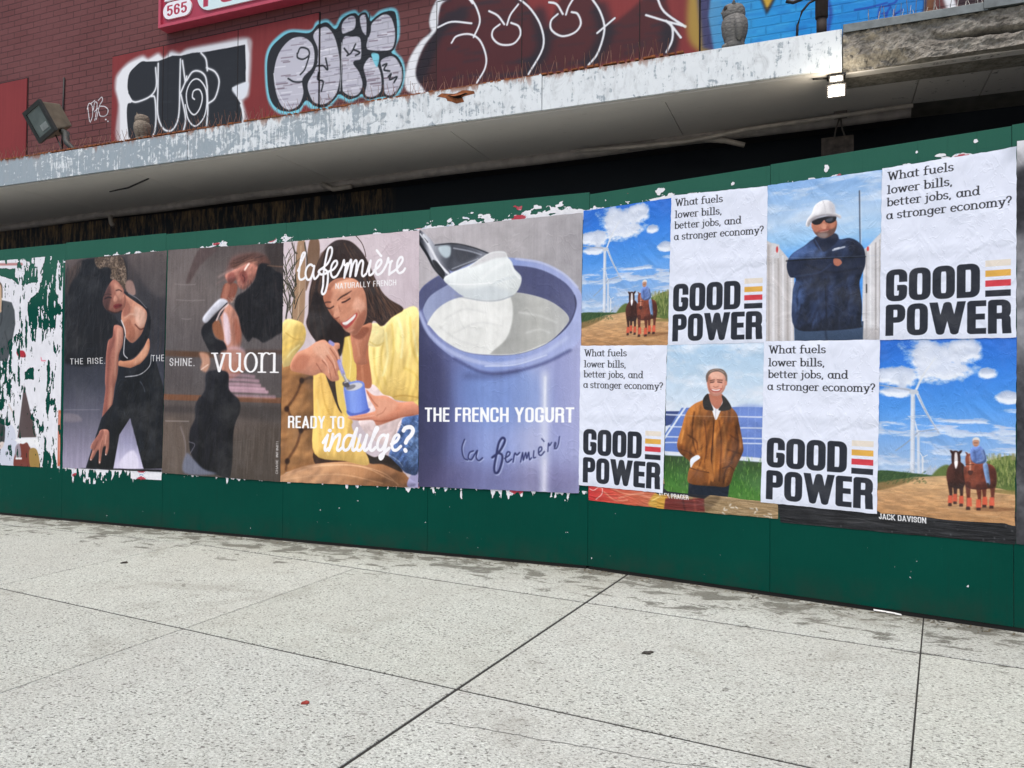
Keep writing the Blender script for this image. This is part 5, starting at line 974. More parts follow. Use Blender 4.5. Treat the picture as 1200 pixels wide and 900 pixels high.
# ---------------------------------------------------------------- ground
def ground():
    t = NT('asphalt'); co = t.coord(); n = t.noise(co, 60, 6, .7)
    mat = t.out(t.ramp(n, (.3, (.09, .09, .09, 1)), (.75, (.15, .148, .145, 1))), .85, t.bump(n, .4, .01))
    m = MB(); m.box(-300, 300, -300, 300, -.5, -.16); tag(m.build('ground', mat), kind='structure')
    t = NT('concrete'); co = t.coord()
    big = t.noise(co, .9, 4, .6); mid = t.noise(co, 7, 5, .65)
    mp = t.n('Mapping'); t.set(mp.inputs[0], co); mp.inputs['Scale'].default_value = (1, 1.35, 1); mp.inputs['Rotation'].default_value = (0, 0, .6)
    f1 = t.noise(mp.outputs[0], 78, 5, .75, .6); f2 = t.noise(co, 170, 4, .75); vo = t.n('TexVoronoi', feature='F1'); t.set(vo.inputs['Vector'], mp.outputs[0]); vo.inputs['Scale'].default_value = 105
    col = t.ramp(f1, (.33, lin((86, 86, 82))), (.43, lin((174, 178, 170))), (.56, lin((205, 209, 201))), (.74, lin((238, 242, 235))))
    col = t.mix(t.ramp(f2, (.36, 1), (.44, 0)), col, lin((92, 90, 84)))
    col = t.mix(t.ramp(f2, (.60, 0), (.70, .7)), col, lin((232, 231, 227)))
    v2 = t.n('TexVoronoi', feature='F1'); m2 = t.n('Mapping'); t.set(m2.inputs[0], co); m2.inputs['Scale'].default_value = (1, 2.3, 1); m2.inputs['Rotation'].default_value = (0, 0, -.5); t.set(v2.inputs['Vector'], m2.outputs[0]); v2.inputs['Scale'].default_value = 88
    col = t.mix(t.ramp(vo.outputs['Color'], (.82, 0), (.86, .85)), col, lin((80, 78, 74)))
    sc_ = t.n('SeparateColor'); t.set(sc_.inputs[0], v2.outputs['Color'])
    col = t.mix(t.math('MULTIPLY', t.ramp(sc_.outputs[1], (.87, 0), (.89, 1)), t.ramp(v2.outputs['Distance'], (.3, .7), (.5, 0))), col, lin((70, 68, 66)))
    col = t.mix(t.ramp(mid, (.42, 0), (.75, .3)), col, lin((158, 156, 150)))
    col = t.mix(t.ramp(big, (.4, 0), (.7, .28)), col, lin((170, 167, 158)))
    # damp grime and old stains gathered along the foot of the fence
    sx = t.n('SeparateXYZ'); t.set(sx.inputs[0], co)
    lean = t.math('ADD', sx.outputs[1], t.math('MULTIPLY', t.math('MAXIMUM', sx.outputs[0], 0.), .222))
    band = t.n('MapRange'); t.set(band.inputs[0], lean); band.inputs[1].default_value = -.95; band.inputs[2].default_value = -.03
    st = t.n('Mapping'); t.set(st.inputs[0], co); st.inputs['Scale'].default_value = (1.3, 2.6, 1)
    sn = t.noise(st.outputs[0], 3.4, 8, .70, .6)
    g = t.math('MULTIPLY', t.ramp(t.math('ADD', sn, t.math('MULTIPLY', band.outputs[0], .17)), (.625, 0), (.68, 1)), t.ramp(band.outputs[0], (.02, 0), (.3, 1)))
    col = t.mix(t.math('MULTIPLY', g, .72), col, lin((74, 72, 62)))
    pt = t.noise(co, 1.7, 7, .72, 1.); col = t.mix(t.ramp(pt, (.56, 0), (.72, .5)), col, lin((132, 129, 119)))
    dk = t.noise(co, 4.3, 3, .5, 2.); col = t.mix(t.ramp(dk, (.735, 0), (.75, .55)), col, lin((92, 90, 84)))
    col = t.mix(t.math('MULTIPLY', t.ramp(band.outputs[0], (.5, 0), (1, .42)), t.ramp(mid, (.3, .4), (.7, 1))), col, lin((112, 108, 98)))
    gum = t.n('TexVoronoi', feature='F1'); t.set(gum.inputs['Vector'], co); gum.inputs['Scale'].default_value = 1.5
    col = t.mix(t.ramp(gum.outputs['Distance'], (.022, .8), (.034, 0)), col, lin((70, 68, 66)))
    tn = t.n('VertexColor', layer_name='tint'); col = t.mix(1., col, tn.outputs[0], 'MULTIPLY')
    h = t.math('ADD', f1, t.math('MULTIPLY', f2, .6))
    mat = t.out(col, .88, t.bump(h, .5, .006), spec=.25)
    seam = plain('joint_dirt', (44, 42, 38), .95, var=.4)
    # slabs, cut along the joints seen in the pavement
    def LA(u): return -1.885-(u+2.9)*.118            # second joint along the fence
    def LB(u): return -.365-(u+3.0)*.139 if u > -3.0 else -.36
    def fence(u): return .03 if u < 0 else .03-u*math.tan(AL-AR)
    T_ = [(-9.2, -9.2, .008), (-7.6, -7.6, .008), (-6.2, -6.2, .008), (-4.7, -4.7, .008), (-3.08, -3.07, .006), (-1.44, -1.405, .006), (.088, .283, .015), (1.62, 1.985, .006), (3.1, 3.6, .01), (4.6, 5.2, .01), (6.2, 6.9, .01)]
    def tv(k, v): a, b, g = T_[k]; return a+(b-a)*(v+2.95)/2.95
    slabs = MB(); g = .007
    rows = [(lambda u: LA(u)-1.6, lambda u: LA(u)-g), (lambda u: LA(u)+g, lambda u: LB(u)-g*1.3), (lambda u: LB(u)+g*1.3, lambda u: fence(u)+.25)]
    for r, (lo, hi) in enumerate(rows):
        cuts = [k for k in range(len(T_)) if not (r == 2 and k in (4, 5)) and not (r == 0 and k == 4)]
        for a, b in zip(cuts[:-1], cuts[1:]):
            def corner(k, fn, sgn):
                v = -2.
                for _ in range(8): u = tv(k, v); v = fn(u)
                return (u+sgn*T_[k][2]/2, v)
            p = [corner(a, lo, 1), corner(b, lo, -1), corner(b, hi, -1), corner(a, hi, 1)]
            lo_ = [(p[0][0]+(p[1][0]-p[0][0])*t, lo(p[0][0]+(p[1][0]-p[0][0])*t)) for t in np.linspace(0, 1, 9)]
            hi_ = [(p[2][0]+(p[3][0]-p[2][0])*t, hi(p[2][0]+(p[3][0]-p[2][0])*t)) for t in np.linspace(0, 1, 9)]
            slabs.prism(lo_+hi_, -.08, 0)
    s = slabs.build('sidewalk', mat, bevel=.003); s.matrix_world = TO_U; tag(s, kind='structure')
    front = MB()
    for a, b in zip(T_[:-1], T_[1:]):
        u0, u1 = a[0], b[0]; front.prism([(u0+.004, LA(u0)-6.0), (u1-.004, LA(u1)-6.0), (u1-.004, LA(u1)-1.608), (u0+.004, LA(u0)-1.608)], -.08, 0)
    s = front.build('sidewalk', mat, bevel=.003); s.matrix_world = TO_U; tag(s, kind='structure')
    bed = MB(); bed.prism([(-9.3, -6.9), (7, -8.9), (7, 4), (-9.3, 4)], -.155, -.0035); s = bed.build('joint_bed', seam); s.matrix_world = TO_U; tag(s, kind='structure')
    k = MB(); k.prism([(-9.3, LA(-9.3)-6.16), (7, LA(7)-6.16), (7, LA(7)-6.005), (-9.3, LA(-9.3)-6.005)], -.156, .002); s = k.build('kerb', mat, bevel=.012); s.matrix_world = TO_U; tag(s, kind='structure')
    for o in COL.objects:                              # every slab was cast on its own: slightly different greys
        if o.name.split('.')[0] in ('sidewalk', 'kerb'):
            me = o.data; ca = me.color_attributes.new('tint', 'FLOAT_COLOR', 'POINT'); par = list(range(len(me.vertices)))
            def root(i):
                while par[i] != i: par[i] = par[par[i]]; i = par[i]
                return i
            for e in me.edges: par[root(e.vertices[0])] = root(e.vertices[1])
            cols = {}
            for i in range(len(me.vertices)):
                r = root(i)
                if r not in cols: k = rng.uniform(.92, 1.0); cols[r] = (k, k*rng.uniform(.99, 1.), k*rng.uniform(.97, .995), 1)
                ca.data[i].color = cols[r]
    # hairline crack in the front slab
    cr = MB(); P = [(.20, -2.548), (.33, -2.538), (.48, -2.533), (.62, -2.537), (.78, -2.531), (.93, -2.534), (1.05, -2.53), (1.3, -2.50)]
    P = [(u+dx, v+dy) for (u0, v0), (u1, v1) in zip(P[:-1], P[1:]) for u, v, dx, dy in [(u0+(u1-u0)*i/5, v0+(v1-v0)*i/5, rng.uniform(-.005, .005), rng.uniform(-.006, .006)) for i in range(5)]]
    for (a, b), (c_, d) in zip(P[:-1], P[1:]): cr.add([(a, b-.0012, .0012), (c_, d-.0012, .0012), (c_, d+.0012, .0012), (a, b+.0012, .0012)], [(0, 1, 2, 3)])
    s = cr.build('pavement_crack', seam); s.matrix_world = TO_U; tag(s, kind='structure')
ground()

# ---------------------------------------------------------------- the building: brick wall, canopy, dark shopfront behind the fence
bld = empty('brick_building', W(0, WV, 0), ROT)
tag(bld, 'maroon painted brick building front with graffiti above a flaking concrete canopy', 'building')
INV = Matrix.Translation((0, -WV, 0))
def in_b(o): o.location = (0, -WV, 0); return o
in_b(wall_plane(-9.3, 6.6, 3.12, 7.5, 'wall', M_BRICK, bld, th=.3))
bds = []
for u0, u1, z1, seams in ((-8.4, -6.9, 4.70, ()), (-5.585, -2.95, 4.733, (-4.87, -3.9)), (-1.70, .56, 4.60, (-.9, .1))):
    cut = [u0, *seams, u1]
    o = in_b(wall_plane(u0, u1, 3.2, z1, 'window_board', M_BOARD, bld, proud=.014, th=.02)); bds.append(o)
    m = MB()
    for k in seams: m.box(k-.003, k+.003, WV-.0165, WV-.0135, 3.2, z1-.002)
    m.box(u0-.012, u0, WV-.004, WV+.01, 3.2, z1+.012); m.box(u1, u1+.012, WV-.004, WV+.01, 3.2, z1+.012); m.box(u0, u1, WV-.004, WV+.01, z1+.001, z1+.014)
    j = m.build('board_joint', plain('joint_black', (30, 24, 26), .9), o)
# a thin black cable clipped to the bricks on the left
m = MB(); m.tube([(-6.31, WV-.012, 4.62), (-6.32, WV-.013, 4.2), (-6.34, WV-.012, 3.3)], .009); in_b(m.build('wall_cable', plain('cable_black', (24, 20, 22), .6), bld))
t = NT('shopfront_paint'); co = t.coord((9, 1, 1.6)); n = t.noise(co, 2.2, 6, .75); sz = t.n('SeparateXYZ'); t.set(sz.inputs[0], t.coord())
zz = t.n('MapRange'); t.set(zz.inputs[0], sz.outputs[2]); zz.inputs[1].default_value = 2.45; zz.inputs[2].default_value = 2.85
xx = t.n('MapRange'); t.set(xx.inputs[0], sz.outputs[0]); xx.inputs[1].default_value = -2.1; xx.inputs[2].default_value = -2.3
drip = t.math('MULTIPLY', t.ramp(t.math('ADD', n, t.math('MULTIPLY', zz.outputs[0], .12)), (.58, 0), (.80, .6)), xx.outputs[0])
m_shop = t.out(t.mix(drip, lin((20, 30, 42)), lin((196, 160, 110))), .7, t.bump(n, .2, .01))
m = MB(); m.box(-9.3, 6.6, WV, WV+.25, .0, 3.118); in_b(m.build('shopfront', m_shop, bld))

CF_V = -.125                                # canopy front edge
can = empty('canopy', (0, -WV, 0)); can.parent = bld
# soffit
t = NT('soffit_paint'); co = t.coord(); n = t.noise(co, 3, 5, .6); n2 = t.noise(t.coord((2, 9, 1)), 6, 5, .7)
col = t.mix(n, lin((208, 202, 198)), lin((220, 215, 210))); sx = t.n('SeparateXYZ'); t.set(sx.inputs[0], co)
rt = t.n('MapRange'); t.set(rt.inputs[0], sx.outputs[0]); rt.inputs[1].default_value = 1.75; rt.inputs[2].default_value = 2.0
sp = t.noise(co, 17, 6, .75); col = t.mix(t.math('MULTIPLY', t.ramp(sp, (.60, 0), (.66, .8)), rt.outputs[0]), col, lin((40, 36, 36)))
col = t.mix(t.ramp(n2, (.6, 0), (.75, .5)), col, lin((164, 157, 151)))
m_sof = t.out(col, .7, t.bump(n2, .15, .006))
def back(u): return 1.02+(u+7.28)*(.675-1.02)/(2.0+7.28)
m = MB()
cu = [-9.3, -7.4, -5.55, -4.1, -2.6, -1.05, .5, 1.98]
for a, b in zip(cu[:-1], cu[1:]): m.prism([(a+.0025, CF_V+.14), (b-.0025, CF_V+.14), (b-.0025, back(b)), (a+.0025, back(a))], 3.052, 3.07)
for a, b in ((1.98, 2.36), (2.36, 4.4), (4.4, 6.6)): m.prism([(a+.0025, CF_V+.14), (b-.0025, CF_V+.14), (b-.0025, .615), (a+.0025, .615)], 3.052, 3.07)
m.build('soffit', m_sof, can)
m = MB(); m.prism([(-9.3, CF_V+.03), (1.55, CF_V+.03), (1.55, CF_V+.132), (-9.3, CF_V+.132)], 3.046, 3.099); m.prism([(1.55, CF_V+.07), (6.6, CF_V+.07), (6.6, CF_V+.132), (1.55, CF_V+.132)], 3.044, 3.06); m.build('drip_strip', m_sof, can)
m = MB(); m.prism([(-9.3, CF_V+.02), (1.553, CF_V+.02), (1.553, CF_V+.3), (6.6, CF_V+.3), (6.6, WV-.002), (-9.3, WV-.002)], 3.1, 3.285); m.build('slab', plain('slab_concrete', (120, 116, 108), .9), can)
m = MB(); us = np.linspace(-9.3, 1.98, 40); m.tube([(u, back(u)+.01, 3.03+.004*sin(u*3)) for u in us], .042, 12); m.build('edge_moulding', plain('moulding_paint', (168, 160, 155), .55), can)
m = MB(); m.prism([(-9.3, back(-9.3)+.06), (1.98, back(1.98)+.06), (1.98, back(1.98)+.18), (-9.3, back(-9.3)+.18)], 3.0, 3.09); m.build('beam', plain('beam_dark', (40, 38, 40), .8), can)
# flaking white fascia panels
def fascia_mat():
    t = NT('flaking_paint'); uv = t.coord()
    f1 = t.noise(t.coord((1.3, 1, 2.2)), 7, 7, .68, 1.2); f2 = t.noise(t.coord((26, 1, 3)), 1.6, 5, .7); big = t.noise(uv, .9, 3)
    sx = t.n('SeparateXYZ'); t.set(sx.inputs[0], uv)
    side = t.n('MapRange'); t.set(side.inputs[0], sx.outputs[0]); side.inputs[1].default_value = -6.2; side.inputs[2].default_value = .2; side.inputs[3].default_value = .13; side.inputs[4].default_value = -.06
    k = t.math('ADD', t.math('ADD', t.math('MULTIPLY', f1, .5), t.math('MULTIPLY', f2, .5)), side.outputs[0])
    k = t.math('ADD', k, t.math('MULTIPLY', t.math('SUBTRACT', big, .5), .22))
    bare = t.ramp(k, (.5, 0), (.545, 1))
    col = t.mix(t.noise(uv, 14, 4), lin((212, 218, 221)), lin((228, 233, 235))); und = t.mix(f2, lin((128, 142, 151)), lin((166, 177, 184)))
    col = t.mix(bare, col, und)
    col = t.mix(t.ramp(t.noise(t.coord((5, 1, 2.5)), 3, 6, .72, .8), (.5, 0), (.72, .6)), col, lin((158, 162, 164)))
    up = t.n('MapRange'); t.set(up.inputs[0], sx.outputs[2]); up.inputs[1].default_value = 3.2; up.inputs[2].default_value = 3.3
    rs = t.math('MULTIPLY', t.ramp(t.math('ADD', t.noise(t.coord((5, 1, 2)), 3, 6, .7), t.math('MULTIPLY', up.outputs[0], .3)), (.71, 0), (.82, .95)), up.outputs[0])
    rl = t.n('MapRange'); t.set(rl.inputs[0], sx.outputs[0]); rl.inputs[1].default_value = .9; rl.inputs[2].default_value = .4
    col = t.mix(t.math('MULTIPLY', rs, rl.outputs[0]), col, lin((138, 84, 46)))
    return t.out(col, .55, t.bump(t.math('SUBTRACT', t.math('MULTIPLY', f1, .3), t.math('MULTIPLY', bare, .5)), .5, .004))
M_FAS = fascia_mat()
fs = [-9.3, -8.0, -6.45, -4.954, -3.372, -1.833, -.297, 1.552]
for i, (a, b) in enumerate(zip(fs[:-1], fs[1:])):
    m = MB(); z1 = 3.292+.008*((i*37) % 3-1); m.box(a+.002, b-.002, CF_V-.004*(i % 2), CF_V+.018, 3.055, z1); m.box(a+.002, b-.002, CF_V+.0182, CF_V+.11, z1-.012, z1+.001)
    m.build('fascia_panel', M_FAS, can, bevel=.002)
# rusted hole and bent flaps at the foot of the fascia
M_RUST = plain('rust', (132, 76, 40), .9, var=.5, scale=30)
M_DARK = plain('dark_hole', (30, 22, 18), .95)
m = MB(); th = np.linspace(0, 2*pi, 16, endpoint=False); rr = [.05+.02*sin(k*3)+.012*cos(k*5) for k in th]
for sc_, y in ((1.75, CF_V-.0052), (1., CF_V-.0064)):
    if sc_ > 1: m.add([(-.93+r*sc_*1.3*cos(a), y, 3.235+r*sc_*.42*sin(a)) for a, r in zip(th, rr)], [list(range(16))])
m.build('rust_patch', M_RUST, can)
m = MB(); m.add([(-.92+r*1.25*cos(a), CF_V-.0066, 3.238+r*.3*sin(a)) for a, r in zip(th, rr)], [list(range(16))]); m.build('rust_hole_shade', M_DARK, can)  # flat dark patch painted as the shade inside the hole
m = MB(); m.add([(-.99, CF_V-.0072, 3.246), (-.93, CF_V-.03, 3.228), (-.88, CF_V-.026, 3.234), (-.86, CF_V-.0075, 3.25), (-.93, CF_V-.0085, 3.252)], [(0, 1, 2, 3, 4)]); m.build('bent_metal_flap', M_RUST, can)
m = MB(); m.add([(.52, CF_V-.001, 3.06), (.60, CF_V-.012, 3.045), (.65, CF_V-.014, 3.056), (.66, CF_V-.001, 3.062)], [(0, 1, 2, 3)]); m.build('peeled_corner', plain('peel_grey', (150, 152, 150), .6), can)
# rusty trim and bird spikes along the top
m = MB()
for i in range(150):
    u = -7.3+i*(1.55+7.3-.9)/150; L = rng.uniform(.02, .052); m.box(u, u+L, CF_V-.005, CF_V+.03, 3.2935, 3.2935+rng.uniform(.004, .014))
m.build('rusty_trim', M_RUST, can)
def spikes(u0, u1, v, z, step, mat):
    m = MB(); u = u0
    while u < u1:
        for k in range(2):
            dx, dy = rng.uniform(-.025, .025), (-.05 if k else .035)+rng.uniform(-.015, .015); h = rng.uniform(.085, .115)
            m.tube([(u, v, z), (u+dx, v+dy, z+h)], [.0021, .0014], 4, False)
        u += step*rng.uniform(.7, 1.3)
    m.box(u0, u1, v-.012, v+.012, z-.004, z+.004)
    m.build('bird_spikes', mat, can)
spikes(-8.2, .55, CF_V+.055, 3.306, .05, plain('spike_rust', (142, 104, 88), .6, .3))
spikes(1.7, 3.9, CF_V+.12, 3.315, .04, plain('spike_steel', (170, 166, 160), .5, .5))
# broken bare concrete on the right, with a metal flashing on top
def ledge():
    nu, nz = 420, 30; u = np.linspace(1.556, 5.2, nu); z = np.linspace(3.05, 3.262, nz)
    f = fbm(nz, nu, 14, 16, 5, .55, 21); g = fbm(nz, nu, 5, 6, 4, .6, 22); band = np.exp(-((z[:, None]-(3.165+.03*np.sin(u*1.7)[None, :]+.03*(fbm(1, nu, 1, 18, 4, .6, 24)-.5)))/.012)**2)*np.clip((u-1.95)*3, 0, 1)[None, :]
    low = np.clip((3.12-z[:, None])/.05, 0, 1)*np.clip((fbm(1, nu, 1, 34, 4, .6, 23)-.35)*3, 0, 1)
    d = CF_V-.02+.05*np.clip(f-.3, 0, 1)+.04*g+.08*band+.05*low
    vs = [(u[i], d[j, i], z[j]+.012*(f[j, i]-.5)) for j in range(nz) for i in range(nu)]
    fs_ = [(j*nu+i, j*nu+i+1, (j+1)*nu+i+1, (j+1)*nu+i) for j in range(nz-1) for i in range(nu-1)]
    b = len(vs); vs += [(x, CF_V+.32, zz) for zz in (3.048, 3.262) for x in u]
    fs_ += [(b+i, b+i+1, i+1, i) for i in range(nu-1)]+[((nz-1)*nu+i, (nz-1)*nu+i+1, b+nu+i+1, b+nu+i) for i in range(nu-1)]
    m = MB(); m.add(vs, fs_, False); t = NT('bare_concrete'); co = t.coord(); n = t.noise(co, 30, 6, .7); n2 = t.noise(co, 5, 4)
    col = t.ramp(n, (.34, lin((96, 91, 84))), (.5, lin((142, 136, 126))), (.68, lin((166, 161, 151)))); col = t.mix(t.ramp(n2, (.45, 0), (.65, .6)), col, lin((104, 98, 90)))
    m.build('broken_edge', t.out(col, .95, t.bump(n, .7, .008)), can)
    m = MB(); m.prism([(1.556, CF_V-.01), (5.2, CF_V-.016), (5.2, CF_V+.5), (1.556, CF_V+.5)], 3.27, 3.3); m.prism([(1.556, CF_V-.012), (2.28, CF_V-.014), (2.28, CF_V-.0102), (1.556, CF_V-.0102)], 3.256, 3.303); m.prism([(2.26, CF_V-.02), (5.2, CF_V-.02), (5.2, CF_V-.0165), (2.26, CF_V-.0165)], 3.264, 3.312)
    m.build('flashing', plain('flashing_grey', (112, 118, 118), .5, .4, scale=20), can, bevel=.002)
ledge()
# pipes and cables under the canopy
M_PIPE = plain('pipe_paint', (176, 168, 160), .5)
m = MB(); m.tube([(.1, .69, 3.0), (.35, .66, 2.985), (.62, .64, 2.99), (.8, .66, 2.965), (.93, .70, 2.93)], .02, 8); m.tube([(-.3, .62, 3.0), (.2, .6, 2.975), (.55, .585, 2.965), (.72, .58, 2.975), (.95, .58, 3.0), (1.98, .54, 3.015)], .015, 8)
m.build('conduit', M_PIPE, can)
for P_ in ([(-2.72, .8, 3.03), (-2.6, .8, 2.975), (-2.4, .78, 2.975)], [(-5.45, .92, 3.0), (-5.43, .92, 2.92), (-5.38, .9, 2.885)]):
    m = MB(); m.tube(P_, .022, 8); m.build('pipe_stub', M_PIPE, can)
m = MB(); m.tube([(-4.8, .36, 3.05), (-4.5, .3, 3.04), (-4.1, .16, 3.05)], .007, 6); m.build('loose_wire', plain('wire_dark', (40, 38, 38), .6), can)

# ---------------------------------------------------------------- shop sign on the bricks
def sign():
    r = empty('shop_sign', W(-4.83, WV, 4.86), ROT); tag(r, 'raspberry red shop sign with white number plate and white lettering on the brick wall', 'sign')
    red = plain('sign_red', (168, 52, 74), .4, var=.08, bump=.03); edge = plain('sign_frame', (188, 72, 92), .4, var=.1, bump=.03)
    m = MB(); m.box(.03, 3.2, -.10, -.002, .03, 1.2); m.build('panel', red, r)
    m = MB(); m.box(0, 3.23, -.125, 0, 0, .03); m.box(0, 3.23, -.125, 0, 1.2, 1.23); m.box(0, .03, -.125, 0, .03, 1.2); m.box(3.2, 3.23, -.125, 0, .03, 1.2); m.build('frame', edge, r, bevel=.003)
    def pill(x0, x1, z0, z1, c, txt, cap, tx, tw):
        h = (z1-z0)/2; zc = (z0+z1)/2; P = [(x1-h+h*cos(a), zc+h*sin(a)) for a in np.linspace(-pi/2, pi/2, 14)]+[(x0+h+h*cos(a), zc+h*sin(a)) for a in np.linspace(pi/2, 3*pi/2, 14)]
        W_, H_ = 400, int(400*(z1-z0)/(x1-x0)); cv = Cv(W_, H_, None, c)
        sc = W_/(x1-x0); text(cv, txt, 'head', (tx-x0)*sc, H_-(cap[0]-z0)*sc, cap[1]*sc, tw*sc, (176, 44, 70)); im = cv.image('print_'+txt)
        t = NT('plate_'+txt); it = t.n('TexImage', interpolation='Cubic'); it.image = im; t.set(it.inputs[0], t.n('UVMap').outputs[0]); mat = t.out(it.outputs[0], .35)
        n = len(P); mb = MB(); mb.add([(x, -.115, z) for x, z in P]+[(x, -.099, z) for x, z in P], [list(range(n)), [n+i for i in range(n)][::-1]]+[(i, (i+1) % n, n+(i+1) % n, n+i) for i in range(n)])
        o = mb.build('plate', mat, r); l = o.data.uv_layers.new(name='UVMap')
        for lp in o.data.loops: v = o.data.vertices[lp.vertex_index].co; l.data[lp.index].uv = ((v.x-x0)/(x1-x0), (v.z-z0)/(z1-z0))
    pill(.055, .425, .075, .245, (240, 240, 244), '565', (.105, .11), .105, .265)
    pill(.50, 2.3, .075, .40, (214, 236, 238), 'POU', (.115, .22), .58, .62)
    wt = plain('sign_white', (236, 236, 238), .4, var=.03, bump=.02)
    for x in (.07, .22):
        m = MB(); m.box(x, x+.12, -.115, -.099, .262, .5); m.build('letter', wt, r, bevel=.004)
sign()

# ---------------------------------------------------------------- lamps
def old_flood():
    r = empty('floodlight', W(-4.74, -.06, 3.295), ROT); tag(r, 'old weathered box floodlight on a bent arm at the left end of the canopy top', 'floodlight')
    c = Vector((-.40, .02, .33))
    M = Matrix.Translation(c) @ Matrix.Rotation(radians(0), 4, 'Z') @ Matrix.Rotation(radians(20), 4, 'X') @ Matrix.Rotation(radians(-20), 4, 'Y')
    hous = plain('housing_tan', (112, 104, 88), .6, .2); dark = plain('bezel_dark', (44, 48, 46), .6)
    wq, hq = .122, .135
    m = MB(); fr = [(-wq, -.05, -hq), (wq, -.05, -hq), (wq, -.05, hq), (-wq, -.05, hq)]; bk = [(-wq*.78, .16, -hq*.72), (wq*.78, .16, -hq*.72), (wq*.78, .16, hq*.9), (-wq*.78, .16, hq*.9)]
    m.add([tuple(M @ Vector(p)) for p in fr+bk], [(0, 1, 5, 4), (1, 2, 6, 5), (2, 3, 7, 6), (3, 0, 4, 7), (4, 5, 6, 7), (3, 2, 1, 0)]); m.build('housing', hous, r, bevel=.012)
    m = MB()
    for a, b, cc, d in ((-wq-.012, wq+.012, hq-.022, hq+.012), (-wq-.012, wq+.012, -hq-.012, -hq+.022), (-wq-.012, -wq+.022, -hq+.022, hq-.022), (wq-.022, wq+.012, -hq+.022, hq-.022)): m.box(a, b, -.078, -.048, cc, d, M)
    m.build('bezel', dark, r)
    t = NT('dusty_glass'); co = t.coord(); n = t.noise(co, 9, 4); gl = t.out(t.mix(n, lin((72, 84, 82)), lin((120, 132, 128))), .25, spec=.6)
    m = MB(); m.box(-wq+.022, wq-.022, -.068, -.055, -hq+.022, hq-.022, M); m.build('glass', gl, r)
    m = MB(); m.box(-.02, .075, -.0715, -.0685, -.085, -.03, M); m.build('pale_plate', plain('reflector', (150, 158, 156), .4, .2), r)  # small pale plate just in front of the glass
    b = M @ Vector((.08, .03, -hq)); m = MB(); m.tube([b, b+Vector((.06, 0, -.035)), (-.11, .0, .10), (-.03, 0, .03), (0, 0, -.01)], [.026, .032, .026, .022, .022], 10); m.box(-.06, .06, -.05, .05, -.012, .004); m.build('arm', dark, r)
    m = MB(); m.tube([M @ Vector((.0, .02, -hq)), (-.22, .02, .10), (-.16, .02, .0)], .006, 6); m.build('cable', dark, r)
old_flood()
def led():
    r = empty('led_floodlight', W(1.52, -.06, 3.046), ROT); tag(r, 'lit twin head LED floodlight under the right end of the white fascia', 'floodlight')
    dark = plain('led_black', (34, 32, 32), .5); t = NT('led_glow'); glow = t.out((.9, .9, .9, 1), .4, emit=(1, .93, .80, 1), es=28.)
    m = MB(); m.box(-.05, .05, -.02, .05, -.015, .0); m.tube([(0, .01, -.01), (0, .02, -.07), (0, .03, -.12)], .012, 8); m.tube([(-.13, .0, -.006), (-.05, .01, -.01)], .006, 6); m.build('bracket', dark, r)
    for (zc, w2, h2, tilt) in ((-.036, .030, .011, 58), (-.108, .042, .028, 40)):
        M = Matrix.Translation((0, -.035, zc)) @ Matrix.Rotation(radians(22), 4, 'X')
        m = MB(); m.box(-w2-.011, w2+.011, -.008, .022, -h2-.010, h2+.010, M); h = m.build('lamp_head', dark, r, bevel=.003)
        m = MB(); m.box(-w2, w2, -.0115, -.0085, -h2, h2, M); m.build('led_panel', glow, h)
    pl = bpy.data.lights.new('led_light', 'POINT'); pl.energy = 2.5; pl.shadow_soft_size = .05; pl.color = (1, .9, .72); po = bpy.data.objects.new('led_light', pl); COL.objects.link(po); po.parent = r; po.location = (0, -.11, -.10)
led()
# hanging rusty junction box on two wires
r = empty('junction_box', W(1.535, .60, 2.735), ROT); tag(r, 'rusty junction box hanging on two wires behind the fence top below the lamp', 'junction box')
m = MB(); m.box(-.10, .10, -.03, .05, .0, .145); m.build('box', plain('box_rust', (92, 82, 76), .8, .4, var=.45, scale=18), r, bevel=.006)
m = MB(); m.tube([(-.02, 0, .14), (-.01, .01, .2), (.015, .0, .28)], .006, 6); m.tube([(.05, 0, .14), (.03, .01, .2), (.02, .0, .28)], .006, 6); m.box(-.02, .06, -.02, .02, .275, .316); m.build('hanger', plain('hanger_grey', (84, 78, 74), .7), r)
m = MB(); m.box(-.06, .02, -.05, -.031, -.6, -.002); m.tube([(-.08, -.02, .01), (-.085, -.02, -.6)], .008, 6); m.build('mount', plain('mount_grey', (70, 66, 62), .8), r)

